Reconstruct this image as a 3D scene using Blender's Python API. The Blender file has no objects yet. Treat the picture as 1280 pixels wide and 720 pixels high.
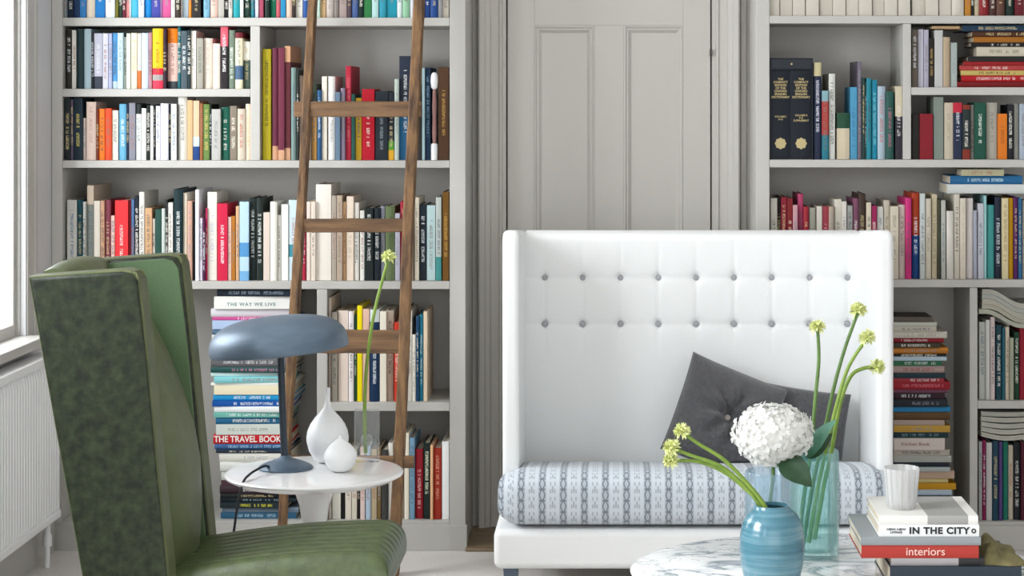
import bpy, bmesh, math, random
from mathutils import Vector, Matrix
R = random.Random(7)
SC = bpy.context.scene
COL = SC.collection
PI = math.pi
F, VX, VY, H = 2500.0, 770.0, 125.0, 1.62      # focal length in pixels, vanishing point, eye height
def X(px, Y): return (px - VX) * Y / F
def Z(py, Y): return H - (py - VY) * Y / F
YF = 7.2                                        # front plane of the bookcases
YB = 7.55                                       # back plane

# ------------------------------------------------------------------ colour
def lin(c): return c / 12.92 if c <= 0.04045 else ((c + 0.055) / 1.055) ** 2.4
def hexc(h, gain=1.0):
    r, g, b = (int(h[i:i + 2], 16) / 255 for i in (0, 2, 4))
    return tuple(min(0.88, lin(v) * gain) for v in (r, g, b)) + (1.0,)

# ------------------------------------------------------------------ materials
def new_mat(name):
    m = bpy.data.materials.new(name); m.use_nodes = True
    nt = m.node_tree; nt.nodes.clear()
    out = nt.nodes.new('ShaderNodeOutputMaterial')
    return m, nt, out
def N(nt, kind, **kw):
    n = nt.nodes.new(kind)
    for k, v in kw.items():
        if k.startswith('in_'): n.inputs[k[3:].replace('_', ' ')].default_value = v
        else: setattr(n, k, v)
    return n
def L(nt, a, b): nt.links.new(a, b)
def mathn(nt, op, a, b=None, c=None):
    n = nt.nodes.new('ShaderNodeMath'); n.operation = op
    for i, v in enumerate((a, b, c)):
        if v is None: continue
        if isinstance(v, (int, float)): n.inputs[i].default_value = v
        else: nt.links.new(v, n.inputs[i])
    return n.outputs[0]
def ramp(nt, fac, stops):
    n = nt.nodes.new('ShaderNodeValToRGB')
    el = n.color_ramp.elements
    while len(el) > 1: el.remove(el[-1])
    el[0].position, el[0].color = stops[0]
    for p, c in stops[1:]:
        e = el.new(p); e.color = c
    nt.links.new(fac, n.inputs[0]); return n.outputs[0]
def pmat(name, h1, rough=0.5, h2=None, scale=8.0, metal=0.0, bump=0.0, bscale=60.0, spec=0.5, stretch=None, coat=0.0, detail=4.0, lo=0.35, hi=0.65, sheen=0.0):
    m, nt, out = new_mat(name)
    p = N(nt, 'ShaderNodeBsdfPrincipled'); L(nt, p.outputs[0], out.inputs[0])
    p.inputs['Roughness'].default_value = rough; p.inputs['Metallic'].default_value = metal
    p.inputs['Specular IOR Level'].default_value = spec; p.inputs['Coat Weight'].default_value = coat
    p.inputs['Sheen Weight'].default_value = sheen
    tc = N(nt, 'ShaderNodeTexCoord'); vec = tc.outputs['Object']
    if stretch:
        mp = N(nt, 'ShaderNodeMapping'); mp.inputs['Scale'].default_value = stretch
        L(nt, vec, mp.inputs[0]); vec = mp.outputs[0]
    nz = N(nt, 'ShaderNodeTexNoise', in_Scale=scale, in_Detail=detail, in_Roughness=0.6); L(nt, vec, nz.inputs['Vector'])
    c2 = h2 or h1
    L(nt, ramp(nt, nz.outputs[0], [(lo, hexc(h1)), (hi, hexc(c2))]), p.inputs['Base Color'])
    if bump:
        nb = N(nt, 'ShaderNodeTexNoise', in_Scale=bscale, in_Detail=3.0); L(nt, vec, nb.inputs['Vector'])
        b = N(nt, 'ShaderNodeBump', in_Strength=bump, in_Distance=0.004); L(nt, nb.outputs[0], b.inputs['Height'])
        L(nt, b.outputs[0], p.inputs['Normal'])
    return m
M = {}
M['paint'] = pmat('white_paint', 'bab8b3', 0.45, 'b6b4af', 3, bump=0.03, bscale=14)
M['door_paint'] = pmat('door_paint', 'c2bfb9', 0.45, 'bdbab4', 2.2, bump=0.06, bscale=9, stretch=(1, 1, 0.25))
M['wall_paint'] = pmat('wall_paint', 'c9cacb', 0.7, 'c5c6c7', 2, bump=0.05, bscale=40)
M['ceiling_paint'] = pmat('ceiling_paint', 'e8e6e2', 0.8)
M['carpet'] = pmat('pale_carpet', 'dad5d0', 0.95, 'cfc9c4', 120, bump=0.5, bscale=400, sheen=0.2)
M['threshold'] = pmat('brown_boards', '8d7a62', 0.55, '79684f', 9, stretch=(1, 6, 1))
M['metal_white'] = pmat('white_enamel', 'ecedee', 0.35)
M['wood'] = pmat('rustic_wood', '83623f', 0.75, '432f20', 14, bump=0.6, bscale=40, stretch=(3, 3, 0.3), lo=0.36, hi=0.66)
M['rung_wood'] = pmat('rung_wood', '836344', 0.75, '4a3523', 13, bump=0.6, bscale=40, stretch=(0.3, 3, 3), lo=0.3, hi=0.7)
M['leg_wood'] = pmat('leg_wood', '4a3a2c', 0.45, '3a2c20', 8, stretch=(3, 3, 0.4))
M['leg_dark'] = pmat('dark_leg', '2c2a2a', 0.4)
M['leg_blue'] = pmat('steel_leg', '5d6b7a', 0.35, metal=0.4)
M['sofa'] = pmat('pale_linen', 'f1f6f8', 0.85, 'eef3f5', 260, bump=0.25, bscale=500, sheen=0.25)
M['button'] = pmat('grey_button', 'a2a4a8', 0.6)
M['charcoal'] = pmat('charcoal_felt', '57575a', 0.92, '47474a', 90, bump=0.5, bscale=350, sheen=0.3)
M['leather'] = pmat('mottled_leather', '141a10', 0.4, '313b25', 34, bump=0.12, bscale=90, detail=12, lo=0.38, hi=0.74, spec=0.3)
M['lining'] = pmat('green_cloth', '597350', 0.75, '526b49', 200, bump=0.2, bscale=400, sheen=0.2)
M['back_leather'] = pmat('olive_leather', '565f3b', 0.5, '4b5431', 12, bump=0.12, bscale=60, coat=0.05)
M['edge_leather'] = pmat('edge_leather', '565d38', 0.5, '4a5130', 14)
M['seat_leather'] = pmat('seat_leather', '4b5834', 0.38, '3b4629', 30, bump=0.2, bscale=120, detail=7, coat=0.08)
M['piping'] = pmat('olive_piping', '5f6640', 0.5)
M['gloss_white'] = pmat('gloss_white', 'ececec', 0.2, coat=0.3)
M['ceramic'] = pmat('white_ceramic', 'eeeff0', 0.4)
M['lamp_metal'] = pmat('blue_grey_metal', '68798a', 0.45, '58697a', 5, metal=0.3, bump=0.04, bscale=30, stretch=(1, 1, 5))
M['lamp_stem'] = pmat('dark_blue_grey_metal', '2f3a44', 0.45, metal=0.3)
M['cord'] = pmat('black_cord', '1e2226', 0.6)
M['paper'] = pmat('book_paper', 'ddd3c0', 0.9, 'c4b8a2', 6, stretch=(90, 1, 1), lo=0.3, hi=0.7)
M['stem'] = pmat('green_stem', '7f9a3c', 0.5, '6b8a30', 20)
M['stem_dark'] = pmat('dark_green_stem', '5f8040', 0.5, '557438', 20)
M['bloom'] = pmat('yellow_green_bloom', 'dfe3a2', 0.6, 'd0d988', 60)
M['hydrangea'] = pmat('white_petals', 'f0efe6', 0.7, 'e9ead8', 40)
M['pillow_button'] = pmat('pale_button', 'c9c0ba', 0.5)
def petal_material():
    m, nt, out = new_mat('white_petals_soft')
    di = N(nt, 'ShaderNodeBsdfDiffuse'); di.inputs[0].default_value = hexc('f6f6f1')
    tl = N(nt, 'ShaderNodeBsdfTranslucent'); tl.inputs[0].default_value = hexc('f4f6ea')
    mx = N(nt, 'ShaderNodeMixShader'); mx.inputs[0].default_value = 0.4
    L(nt, di.outputs[0], mx.inputs[1]); L(nt, tl.outputs[0], mx.inputs[2]); L(nt, mx.outputs[0], out.inputs[0]); return m
M['hydrangea'] = petal_material()
M['leaf'] = pmat('dark_leaf', '24472a', 0.45, '18361f', 20, bump=0.2, bscale=50)
M['leaf_pale'] = pmat('pale_leaf', '5f9080', 0.5, '3d6f52', 18)
M['olive_cloth'] = pmat('olive_cloth', '77704a', 0.85, '5c5636', 30, bump=0.4, bscale=120)
M['pink'] = pmat('dusky_pink', '9a716c', 0.7)
M['gold'] = pmat('gold_ink', 'b9a878', 0.5)
M['ink_white'] = pmat('white_ink', 'eeeae4', 0.6)
M['ink_black'] = pmat('black_ink', '25282d', 0.6)
M['ink_pink'] = pmat('pink_ink', 'f0c9c0', 0.6)
M['ink_teal'] = pmat('teal_ink', '5f8a8e', 0.6)

def book_cover_material():
    m, nt, out = new_mat('book_cover')
    p = N(nt, 'ShaderNodeBsdfPrincipled', in_Roughness=0.55); L(nt, p.outputs[0], out.inputs[0]); p.inputs['Specular IOR Level'].default_value = 0.28
    a = N(nt, 'ShaderNodeAttribute', attribute_name='base')
    k = N(nt, 'ShaderNodeAttribute', attribute_name='ink')
    uv = N(nt, 'ShaderNodeUVMap', uv_map='spine')
    sep = N(nt, 'ShaderNodeSeparateXYZ'); L(nt, uv.outputs[0], sep.inputs[0])
    s, t = sep.outputs[0], sep.outputs[1]
    cell = mathn(nt, 'FLOOR', mathn(nt, 'DIVIDE', s, 0.0062))
    frac = mathn(nt, 'FRACT', mathn(nt, 'DIVIDE', s, 0.0062))
    sub = mathn(nt, 'FLOOR', mathn(nt, 'MULTIPLY', frac, 3.0))
    row = mathn(nt, 'FLOOR', mathn(nt, 'MULTIPLY', t, 420.0))
    cv = N(nt, 'ShaderNodeCombineXYZ')
    L(nt, mathn(nt, 'ADD', mathn(nt, 'MULTIPLY', cell, 3.0), sub), cv.inputs[0]); L(nt, row, cv.inputs[1])
    wn = N(nt, 'ShaderNodeTexWhiteNoise', noise_dimensions='3D'); L(nt, cv.outputs[0], wn.inputs[0])
    wd = N(nt, 'ShaderNodeTexWhiteNoise', noise_dimensions='1D'); L(nt, cell, wd.inputs['W'])
    on = mathn(nt, 'GREATER_THAN', wn.outputs[0], 0.36)
    word = mathn(nt, 'GREATER_THAN', wd.outputs[0], 0.16)
    gap = mathn(nt, 'LESS_THAN', frac, 0.84)
    mid = mathn(nt, 'LESS_THAN', mathn(nt, 'ABSOLUTE', t), mathn(nt, 'MINIMUM', mathn(nt, 'MULTIPLY', k.outputs['Alpha'], 0.25), 0.0058))
    mask = mathn(nt, 'MULTIPLY', mathn(nt, 'MULTIPLY', on, word), mathn(nt, 'MULTIPLY', gap, mid))
    mask = mathn(nt, 'MULTIPLY', mask, 0.72)
    mix = N(nt, 'ShaderNodeMix', data_type='RGBA')
    L(nt, mask, mix.inputs['Factor']); L(nt, a.outputs['Color'], mix.inputs['A']); L(nt, k.outputs['Color'], mix.inputs['B'])
    L(nt, mix.outputs['Result'], p.inputs['Base Color'])
    return m
M['cover'] = book_cover_material()

def glass_material(name, tint, body, wbody, ribs=None, rough=0.05):
    """thin tinted glass: mostly see-through, a little milky, with a glossy skin"""
    m, nt, out = new_mat(name)
    tr = N(nt, 'ShaderNodeBsdfTransparent'); tr.inputs[0].default_value = tuple(tint) + (1.0,)
    di = N(nt, 'ShaderNodeBsdfDiffuse'); di.inputs[0].default_value = hexc(body)
    tl = N(nt, 'ShaderNodeBsdfTranslucent'); tl.inputs[0].default_value = hexc(body)
    gl = N(nt, 'ShaderNodeBsdfGlossy', in_Roughness=rough)
    skin = 0.12 if name == 'window_pane' else 0.6
    m0 = N(nt, 'ShaderNodeMixShader'); L(nt, di.outputs[0], m0.inputs[1]); L(nt, tl.outputs[0], m0.inputs[2])
    m1 = N(nt, 'ShaderNodeMixShader'); m1.inputs[0].default_value = wbody
    L(nt, tr.outputs[0], m1.inputs[1]); L(nt, m0.outputs[0], m1.inputs[2])
    if ribs:
        tc = N(nt, 'ShaderNodeTexCoord'); sp = N(nt, 'ShaderNodeSeparateXYZ'); L(nt, tc.outputs['Object'], sp.inputs[0])
        ang = mathn(nt, 'ARCTAN2', sp.outputs[1], sp.outputs[0])
        w = mathn(nt, 'MULTIPLY_ADD', mathn(nt, 'SINE', mathn(nt, 'MULTIPLY', ang, ribs)), 0.5, 0.5)
        L(nt, mathn(nt, 'MULTIPLY_ADD', w, wbody * 0.5, wbody * 0.75), m1.inputs[0])
    lw = N(nt, 'ShaderNodeLayerWeight', in_Blend=0.25)
    m2 = N(nt, 'ShaderNodeMixShader'); L(nt, mathn(nt, 'MULTIPLY', lw.outputs['Fresnel'], skin), m2.inputs[0])
    L(nt, m1.outputs[0], m2.inputs[1]); L(nt, gl.outputs[0], m2.inputs[2])
    L(nt, m2.outputs[0], out.inputs[0])
    return m
M['pane'] = glass_material('window_pane', (1.0, 1.0, 1.0), 'ffffff', 0.0)
M['aqua'] = glass_material('aqua_glass', (0.91, 0.985, 0.98), 'a8eeee', 0.15, ribs=26)
M['pale_blue'] = glass_material('pale_blue_glass', (0.95, 0.975, 0.99), 'bcdcee', 0.22, ribs=30)
M['clear'] = glass_material('clear_glass', (0.985, 0.99, 0.995), 'eef3f6', 0.13)
M['tumbler'] = glass_material('milky_glass', (0.97, 0.98, 0.98), 'eef2f2', 0.35)

def blue_vase_material():
    m, nt, out = new_mat('ribbed_blue_glass')
    p = N(nt, 'ShaderNodeBsdfPrincipled', in_Roughness=0.22); L(nt, p.outputs[0], out.inputs[0])
    p.inputs['Transmission Weight'].default_value = 0.25; p.inputs['Coat Weight'].default_value = 0.4
    tc = N(nt, 'ShaderNodeTexCoord'); mp = N(nt, 'ShaderNodeMapping'); mp.inputs['Scale'].default_value = (1.5, 1.5, 38)
    L(nt, tc.outputs['Object'], mp.inputs[0])
    nz = N(nt, 'ShaderNodeTexNoise', in_Scale=1.6, in_Detail=3.0); L(nt, mp.outputs[0], nz.inputs['Vector'])
    L(nt, ramp(nt, nz.outputs[0], [(0.3, hexc('3f7a8e')), (0.5, hexc('5a90a3')), (0.7, hexc('82adba'))]), p.inputs['Base Color'])
    b = N(nt, 'ShaderNodeBump', in_Strength=0.5, in_Distance=0.006); L(nt, nz.outputs[0], b.inputs['Height']); L(nt, b.outputs[0], p.inputs['Normal'])
    return m
M['blue_vase'] = blue_vase_material()

def marble_material():
    m, nt, out = new_mat('white_marble')
    p = N(nt, 'ShaderNodeBsdfPrincipled', in_Roughness=0.16); L(nt, p.outputs[0], out.inputs[0])
    tc = N(nt, 'ShaderNodeTexCoord')
    mp = N(nt, 'ShaderNodeMapping'); mp.inputs['Rotation'].default_value = (0, 0, 0.5); mp.inputs['Scale'].default_value = (1.0, 2.2, 1)
    L(nt, tc.outputs['Object'], mp.inputs[0])
    n1 = N(nt, 'ShaderNodeTexNoise', in_Scale=1.7, in_Detail=5.0, in_Roughness=0.55, in_Distortion=1.6); L(nt, mp.outputs[0], n1.inputs['Vector'])
    v = mathn(nt, 'ABSOLUTE', mathn(nt, 'SUBTRACT', n1.outputs[0], 0.5))
    n2 = N(nt, 'ShaderNodeTexNoise', in_Scale=3.2, in_Detail=5.0, in_Roughness=0.6, in_Distortion=2.0); L(nt, mp.outputs[0], n2.inputs['Vector'])
    v2 = mathn(nt, 'ABSOLUTE', mathn(nt, 'SUBTRACT', n2.outputs[0], 0.52))
    vv = mathn(nt, 'MINIMUM', v, mathn(nt, 'MULTIPLY', v2, 2.6))
    L(nt, ramp(nt, vv, [(0.0, hexc('7f8c94')), (0.012, hexc('b3bbc0')), (0.03, hexc('e3e6e7')), (0.07, hexc('f3f4f4'))]), p.inputs['Base Color'])
    return m
M['marble'] = marble_material()

def cushion_material():
    """pale blue-grey cloth printed with vertical chains; UV is metres across / along the roll"""
    m, nt, out = new_mat('chain_print_cloth')
    p = N(nt, 'ShaderNodeBsdfPrincipled', in_Roughness=0.85); L(nt, p.outputs[0], out.inputs[0])
    p.inputs['Sheen Weight'].default_value = 0.2
    uv = N(nt, 'ShaderNodeUVMap', uv_map='cloth'); sp = N(nt, 'ShaderNodeSeparateXYZ'); L(nt, uv.outputs[0], sp.inputs[0])
    u, v = sp.outputs[0], sp.outputs[1]
    P, Q = 0.0672, 0.036
    def around(off):      # signed distance from the nearest column centre
        return mathn(nt, 'MULTIPLY', mathn(nt, 'SUBTRACT', mathn(nt, 'FRACT', mathn(nt, 'DIVIDE', mathn(nt, 'ADD', u, off), P)), 0.5), P)
    d = mathn(nt, 'ABSOLUTE', around(0.0))
    w = mathn(nt, 'ABSOLUTE', mathn(nt, 'SINE', mathn(nt, 'MULTIPLY', v, PI / Q)))
    ring = mathn(nt, 'ABSOLUTE', mathn(nt, 'SUBTRACT', d, mathn(nt, 'MULTIPLY', w, 0.0082)))
    line = mathn(nt, 'LESS_THAN', ring, 0.0021)
    knot = mathn(nt, 'MULTIPLY', mathn(nt, 'LESS_THAN', w, 0.3), mathn(nt, 'LESS_THAN', d, 0.009))
    chain = mathn(nt, 'MAXIMUM', line, knot)
    band = mathn(nt, 'LESS_THAN', d, 0.0125)
    e = mathn(nt, 'ABSOLUTE', around(P / 2))
    dots = mathn(nt, 'MULTIPLY', mathn(nt, 'LESS_THAN', mathn(nt, 'ABSOLUTE', mathn(nt, 'SUBTRACT', e, 0.007)), 0.0022),
                 mathn(nt, 'GREATER_THAN', mathn(nt, 'SINE', mathn(nt, 'MULTIPLY', v, 2 * PI / 0.024)), -0.1))
    core = mathn(nt, 'MULTIPLY', mathn(nt, 'LESS_THAN', e, 0.0028), mathn(nt, 'GREATER_THAN', mathn(nt, 'SINE', mathn(nt, 'MULTIPLY', v, 2 * PI / 0.048)), 0.2))
    faint = mathn(nt, 'MAXIMUM', dots, core)
    def mixc(f, a, b):
        n = N(nt, 'ShaderNodeMix', data_type='RGBA'); L(nt, f, n.inputs['Factor'])
        if isinstance(a, tuple): n.inputs['A'].default_value = a
        else: L(nt, a, n.inputs['A'])
        n.inputs['B'].default_value = b
        return n.outputs['Result']
    c = mixc(band, hexc('c9d1d9'), hexc('b0b9c3'))
    c = mixc(mathn(nt, 'MULTIPLY', faint, 0.55), c, hexc('7f8893'))
    c = mixc(mathn(nt, 'MULTIPLY', chain, 0.68), c, hexc('474e57'))
    L(nt, c, p.inputs['Base Color'])
    return m
M['cushion'] = cushion_material()

# ------------------------------------------------------------------ geometry helpers
def link(name, me, mat=None, parent=None, loc=None, rot=None):
    o = bpy.data.objects.new(name, me); COL.objects.link(o)
    if mat is not None: me.materials.append(mat)
    if parent is not None: o.parent = parent
    if loc is not None: o.location = loc
    if rot is not None: o.rotation_euler = rot
    return o
def shade(me, angle=40):
    me.polygons.foreach_set('use_smooth', [True] * len(me.polygons))
    me.update()
    bm = bmesh.new(); bm.from_mesh(me)
    bmesh.ops.recalc_face_normals(bm, faces=bm.faces)
    c = math.radians(angle)
    for e in bm.edges:
        if len(e.link_faces) == 2: e.smooth = e.calc_face_angle(0) < c
    bm.to_mesh(me); bm.free()
def mesh(name, verts, faces, mat, parent=None, angle=40, loc=None, rot=None):
    me = bpy.data.meshes.new(name); me.from_pydata([tuple(v) for v in verts], [], faces); me.update()
    shade(me, angle)
    return link(name, me, mat, parent, loc, rot)
def from_bm(name, bm, mat, parent=None, angle=40, loc=None, rot=None):
    me = bpy.data.meshes.new(name); bm.to_mesh(me); bm.free(); shade(me, angle)
    o = link(name, me, mat, parent, loc, rot)
    w = o.modifiers.new('weighted_normal', 'WEIGHTED_NORMAL'); w.weight = 100; w.keep_sharp = True
    return o
def add_box(bm, x0, x1, y0, y1, z0, z1, bev=0.0, seg=2):
    r = bmesh.ops.create_cube(bm, size=1.0)
    vs = r['verts']
    for v in vs:
        v.co = Vector(((x0 + x1) / 2 + v.co.x * (x1 - x0), (y0 + y1) / 2 + v.co.y * (y1 - y0), (z0 + z1) / 2 + v.co.z * (z1 - z0)))
    if bev:
        es = list({e for v in vs for e in v.link_edges})
        bmesh.ops.bevel(bm, geom=es, offset=bev, segments=seg, affect='EDGES', profile=0.5)
def box(name, x0, x1, y0, y1, z0, z1, mat, parent=None, bev=0.003, seg=2):
    bm = bmesh.new(); add_box(bm, x0, x1, y0, y1, z0, z1, bev, seg)
    return from_bm(name, bm, mat, parent)
def lathe(name, prof, mat, parent=None, n=48, loc=(0, 0, 0), rot=None, angle=40, ex=1.0, ey=1.0):
    vs, fs, rings = [], [], []
    for r, z in prof:
        if r < 1e-5: rings.append([len(vs)]); vs.append((0, 0, z))
        else:
            rings.append(list(range(len(vs), len(vs) + n)))
            vs += [(r * ex * math.cos(2 * PI * i / n), r * ey * math.sin(2 * PI * i / n), z) for i in range(n)]
    for a, b in zip(rings, rings[1:]):
        if len(a) == 1 and len(b) == 1: continue
        for i in range(n):
            j = (i + 1) % n
            if len(a) == 1: fs.append((a[0], b[i], b[j]))
            elif len(b) == 1: fs.append((a[i], a[j], b[0]))
            else: fs.append((a[i], a[j], b[j], b[i]))
    return mesh(name, vs, fs, mat, parent, angle, loc, rot)
def smooth_path(pts, k=6):
    """Catmull-Rom through pts"""
    P = [Vector(p) for p in pts]; out = []
    for i in range(len(P) - 1):
        p0, p1, p2, p3 = P[max(i - 1, 0)], P[i], P[i + 1], P[min(i + 2, len(P) - 1)]
        for j in range(k):
            t = j / k
            out.append(0.5 * ((2 * p1) + (p2 - p0) * t + (2 * p0 - 5 * p1 + 4 * p2 - p3) * t * t + (3 * p1 - p0 - 3 * p2 + p3) * t ** 3))
    out.append(P[-1]); return out
def tube_geo(pts, rad, n=10):
    P = [Vector(p) for p in pts]; vs, fs = [], []
    up = Vector((0.13, -0.97, 0.21)).normalized()
    for i, p in enumerate(P):
        t = (P[min(i + 1, len(P) - 1)] - P[max(i - 1, 0)]).normalized()
        a = t.cross(up)
        if a.length < 1e-3: a = t.cross(Vector((1, 0, 0)))
        a.normalize(); b = t.cross(a).normalized()
        r = rad(i / (len(P) - 1)) if callable(rad) else rad
        vs += [p + (a * math.cos(2 * PI * k / n) + b * math.sin(2 * PI * k / n)) * r for k in range(n)]
    for i in range(len(P) - 1):
        for k in range(n):
            j = (k + 1) % n
            fs.append((i * n + k, i * n + j, (i + 1) * n + j, (i + 1) * n + k))
    fs.append(tuple(range(n - 1, -1, -1))); fs.append(tuple(range((len(P) - 1) * n, len(P) * n)))
    return vs, fs
def tube(name, pts, rad, mat, parent=None, n=10, k=6):
    vs, fs = tube_geo(smooth_path(pts, k) if k else pts, rad, n)
    return mesh(name, vs, fs, mat, parent, 60)
def prism(name, outline, y0, y1, mat, parent=None, bev=0.0, seg=3):
    """outline is a list of (x, z), extruded from y0 to y1"""
    bm = bmesh.new()
    a = [bm.verts.new((x, y0, z)) for x, z in outline]; b = [bm.verts.new((x, y1, z)) for x, z in outline]
    n = len(outline)
    f0 = bm.faces.new(a); f1 = bm.faces.new(list(reversed(b)))
    for i in range(n): bm.faces.new((a[i], b[i], b[(i + 1) % n], a[(i + 1) % n]))
    bmesh.ops.recalc_face_normals(bm, faces=bm.faces)
    if bev:
        es = [e for e in bm.edges if len(e.link_faces) == 2 and any(len(f.verts) == n for f in e.link_faces)]
        bmesh.ops.bevel(bm, geom=es, offset=bev, segments=seg, affect='EDGES', profile=0.5)
    return from_bm(name, bm, mat, parent, 35)
def empty(name, label, cat, loc=(0, 0, 0), rotz=0.0, group=None):
    o = bpy.data.objects.new(name, None); COL.objects.link(o)
    o.location = loc; o.rotation_euler = (0, 0, rotz); o.empty_display_size = 0.05
    o['label'] = label; o['category'] = cat
    if group: o['group'] = group
    return o
def tag(o, label, cat, group=None, kind=None):
    o['label'] = label; o['category'] = cat
    if group: o['group'] = group
    if kind: o['kind'] = kind
    return o
def structure(o): o['kind'] = 'structure'; return o
def keep(o, root):
    """parent a world-built mesh under a root whose origin is elsewhere"""
    o.parent = root; o.matrix_parent_inverse = Matrix.Translation(-Vector(root.location)) if not any(root.rotation_euler) else (Matrix.Translation(root.location) @ Matrix.Rotation(root.rotation_euler.z, 4, 'Z')).inverted()
    return o
def text(name, body, size, mat, parent, loc, rot, bold=0.0, sx=1.0, spacing=1.0, align='CENTER'):
    cu = bpy.data.curves.new(name, 'FONT'); cu.body = body; cu.size = size; cu.extrude = 0.0002
    cu.offset = bold; cu.align_x = align; cu.align_y = 'CENTER'; cu.space_character = spacing
    tmp = bpy.data.objects.new(name + '_curve', cu); COL.objects.link(tmp)
    dg = bpy.context.evaluated_depsgraph_get(); dg.update()
    me = bpy.data.meshes.new_from_object(tmp.evaluated_get(dg)); me.name = name
    bpy.data.objects.remove(tmp); bpy.data.curves.remove(cu)
    me.materials.clear()
    o = link(name, me, mat, parent, loc, rot); o.scale = (sx, 1, 1)
    return o
WORLD, DAY, EXPO = 1.9, (66, 175, 40), 0.26

# ================================================================== THE SETTING
WX = X(64, YF)                    # left wall plane
RC = X(1458, YF)                  # end of the right-hand bookcase
RX = 3.4                          # right wall plane
YR = 7.56                         # back wall plane
CEIL = 3.2
bm = bmesh.new(); add_box(bm, WX - 0.3, RX + 0.3, -2.0, YR + 0.2, -0.1, 0.0)
structure(from_bm('floor', bm, M['carpet']))
XL1, XR0 = X(582, YF), X(945, YF)
structure(box('trim_1', XL1 + 0.001, XR0 - 0.001, 7.17, YR - 0.001, 0.0005, 0.012, M['threshold'], bev=0.003))
bm = bmesh.new(); add_box(bm, WX - 0.3, RX + 0.3, -2.0, YR + 0.2, CEIL, CEIL + 0.1)
structure(from_bm('ceiling', bm, M['ceiling_paint']))
# back wall, with the doorway cut out
DX0, DX1, DTOP = X(632, 7.5), X(890, 7.5), 2.07
bm = bmesh.new()
add_box(bm, WX - 0.2, DX0, YR, YR + 0.2, 0, CEIL); add_box(bm, DX1, RX + 0.2, YR, YR + 0.2, 0, CEIL)
add_box(bm, DX0, DX1, YR, YR + 0.2, DTOP, CEIL); add_box(bm, DX0, DX1, YR + 0.06, YR + 0.2, 0, DTOP)
structure(from_bm('wall_back', bm, M['door_paint']))
bm = bmesh.new(); add_box(bm, RX, RX + 0.2, -2.0, YR, 0, CEIL)
structure(from_bm('wall_right', bm, M['wall_paint']))
# left wall with three windows
WIN = [(5.75, 6.89), (3.0, 4.6), (-0.1, 1.7)]
WZ0, WZ1, WZM = 0.80, 2.9, 2.1
bm = bmesh.new()
edges = [YR] + [v for a, b in WIN for v in (b, a)] + [-2.0]
for i in range(0, len(edges), 2): add_box(bm, WX - 0.25, WX, edges[i + 1], edges[i], 0, CEIL)
for a, b in WIN:
    add_box(bm, WX - 0.25, WX, a, b, 0, WZ0); add_box(bm, WX - 0.25, WX, a, b, WZ1, CEIL)
structure(from_bm('wall_left', bm, M['wall_paint']))
for i, (a, b) in enumerate(WIN):
    fx = WX - 0.03
    bm = bmesh.new()
    for z0, z1, dx in ((WZ0, WZM + 0.02, 0.0), (WZM - 0.02, WZ1, -0.045)):
        add_box(bm, fx - 0.04 + dx, fx + dx, a + 0.01, a + 0.04, z0, z1, 0.004); add_box(bm, fx - 0.04 + dx, fx + dx, b - 0.04, b - 0.01, z0, z1, 0.004)
        add_box(bm, fx - 0.04 + dx, fx + dx, a + 0.04, b - 0.04, z0, z0 + 0.05, 0.004); add_box(bm, fx - 0.04 + dx, fx + dx, a + 0.04, b - 0.04, z1 - 0.045, z1, 0.004)
    add_box(bm, fx - 0.1, fx + 0.012, b - 0.01, b, WZ0, WZ1, 0.002); add_box(bm, fx - 0.1, fx + 0.012, a, a + 0.01, WZ0, WZ1, 0.003)
    w = structure(from_bm(f'window_{i + 1}', bm, M['paint']))
    box('window_pane', fx - 0.024, fx - 0.02, a + 0.035, b - 0.035, WZ0 + 0.045, WZM, M['pane'], w, 0)
    box('window_pane', fx - 0.069, fx - 0.065, a + 0.035, b - 0.035, WZM, WZ1 - 0.04, M['pane'], w, 0)
    box('window_sill', WX - 0.12, WX + 0.07, a - 0.06, b + 0.02, WZ0 - 0.028, WZ0 + 0.008, M['paint'], w, 0.008)
    bm = bmesh.new()      # architrave: boards round the opening, stepped
    for q, (wd, th) in enumerate(((0.11, 0.006), (0.035, 0.011))):
        add_box(bm, WX, WX + th, b + 0.006 + (0.075 if q else 0), b + 0.006 + (0.075 if q else 0) + wd - (0 if q else 0), WZ0 - 0.03, WZ1 + 0.11, 0.004)
        add_box(bm, WX, WX + th, a - 0.006 - wd - (0.075 if q else 0), a - 0.006 - (0.075 if q else 0), WZ0 - 0.03, WZ1 + 0.11, 0.004)
        add_box(bm, WX, WX + th, a, b, WZ1 + 0.006 + (0.075 if q else 0), WZ1 + 0.006 + (0.075 if q else 0) + wd, 0.004)
    from_bm('window_casing', bm, M['paint'], w)
# skirting on the left wall
prof = [(0, 0), (0.02, 0), (0.02, 0.11), (0.014, 0.125), (0.012, 0.15), (0, 0.155)]
bm = bmesh.new()
a_ = [bm.verts.new((WX + x, -1.9, z)) for x, z in prof]; b_ = [bm.verts.new((WX + x, YF - 0.03, z)) for x, z in prof]
bm.faces.new(a_); bm.faces.new(b_[::-1])
for i in range(len(prof)): bm.faces.new((a_[i], b_[i], b_[(i + 1) % len(prof)], a_[(i + 1) % len(prof)]))
structure(from_bm('baseboard_left', bm, M['paint'], angle=20))

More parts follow.
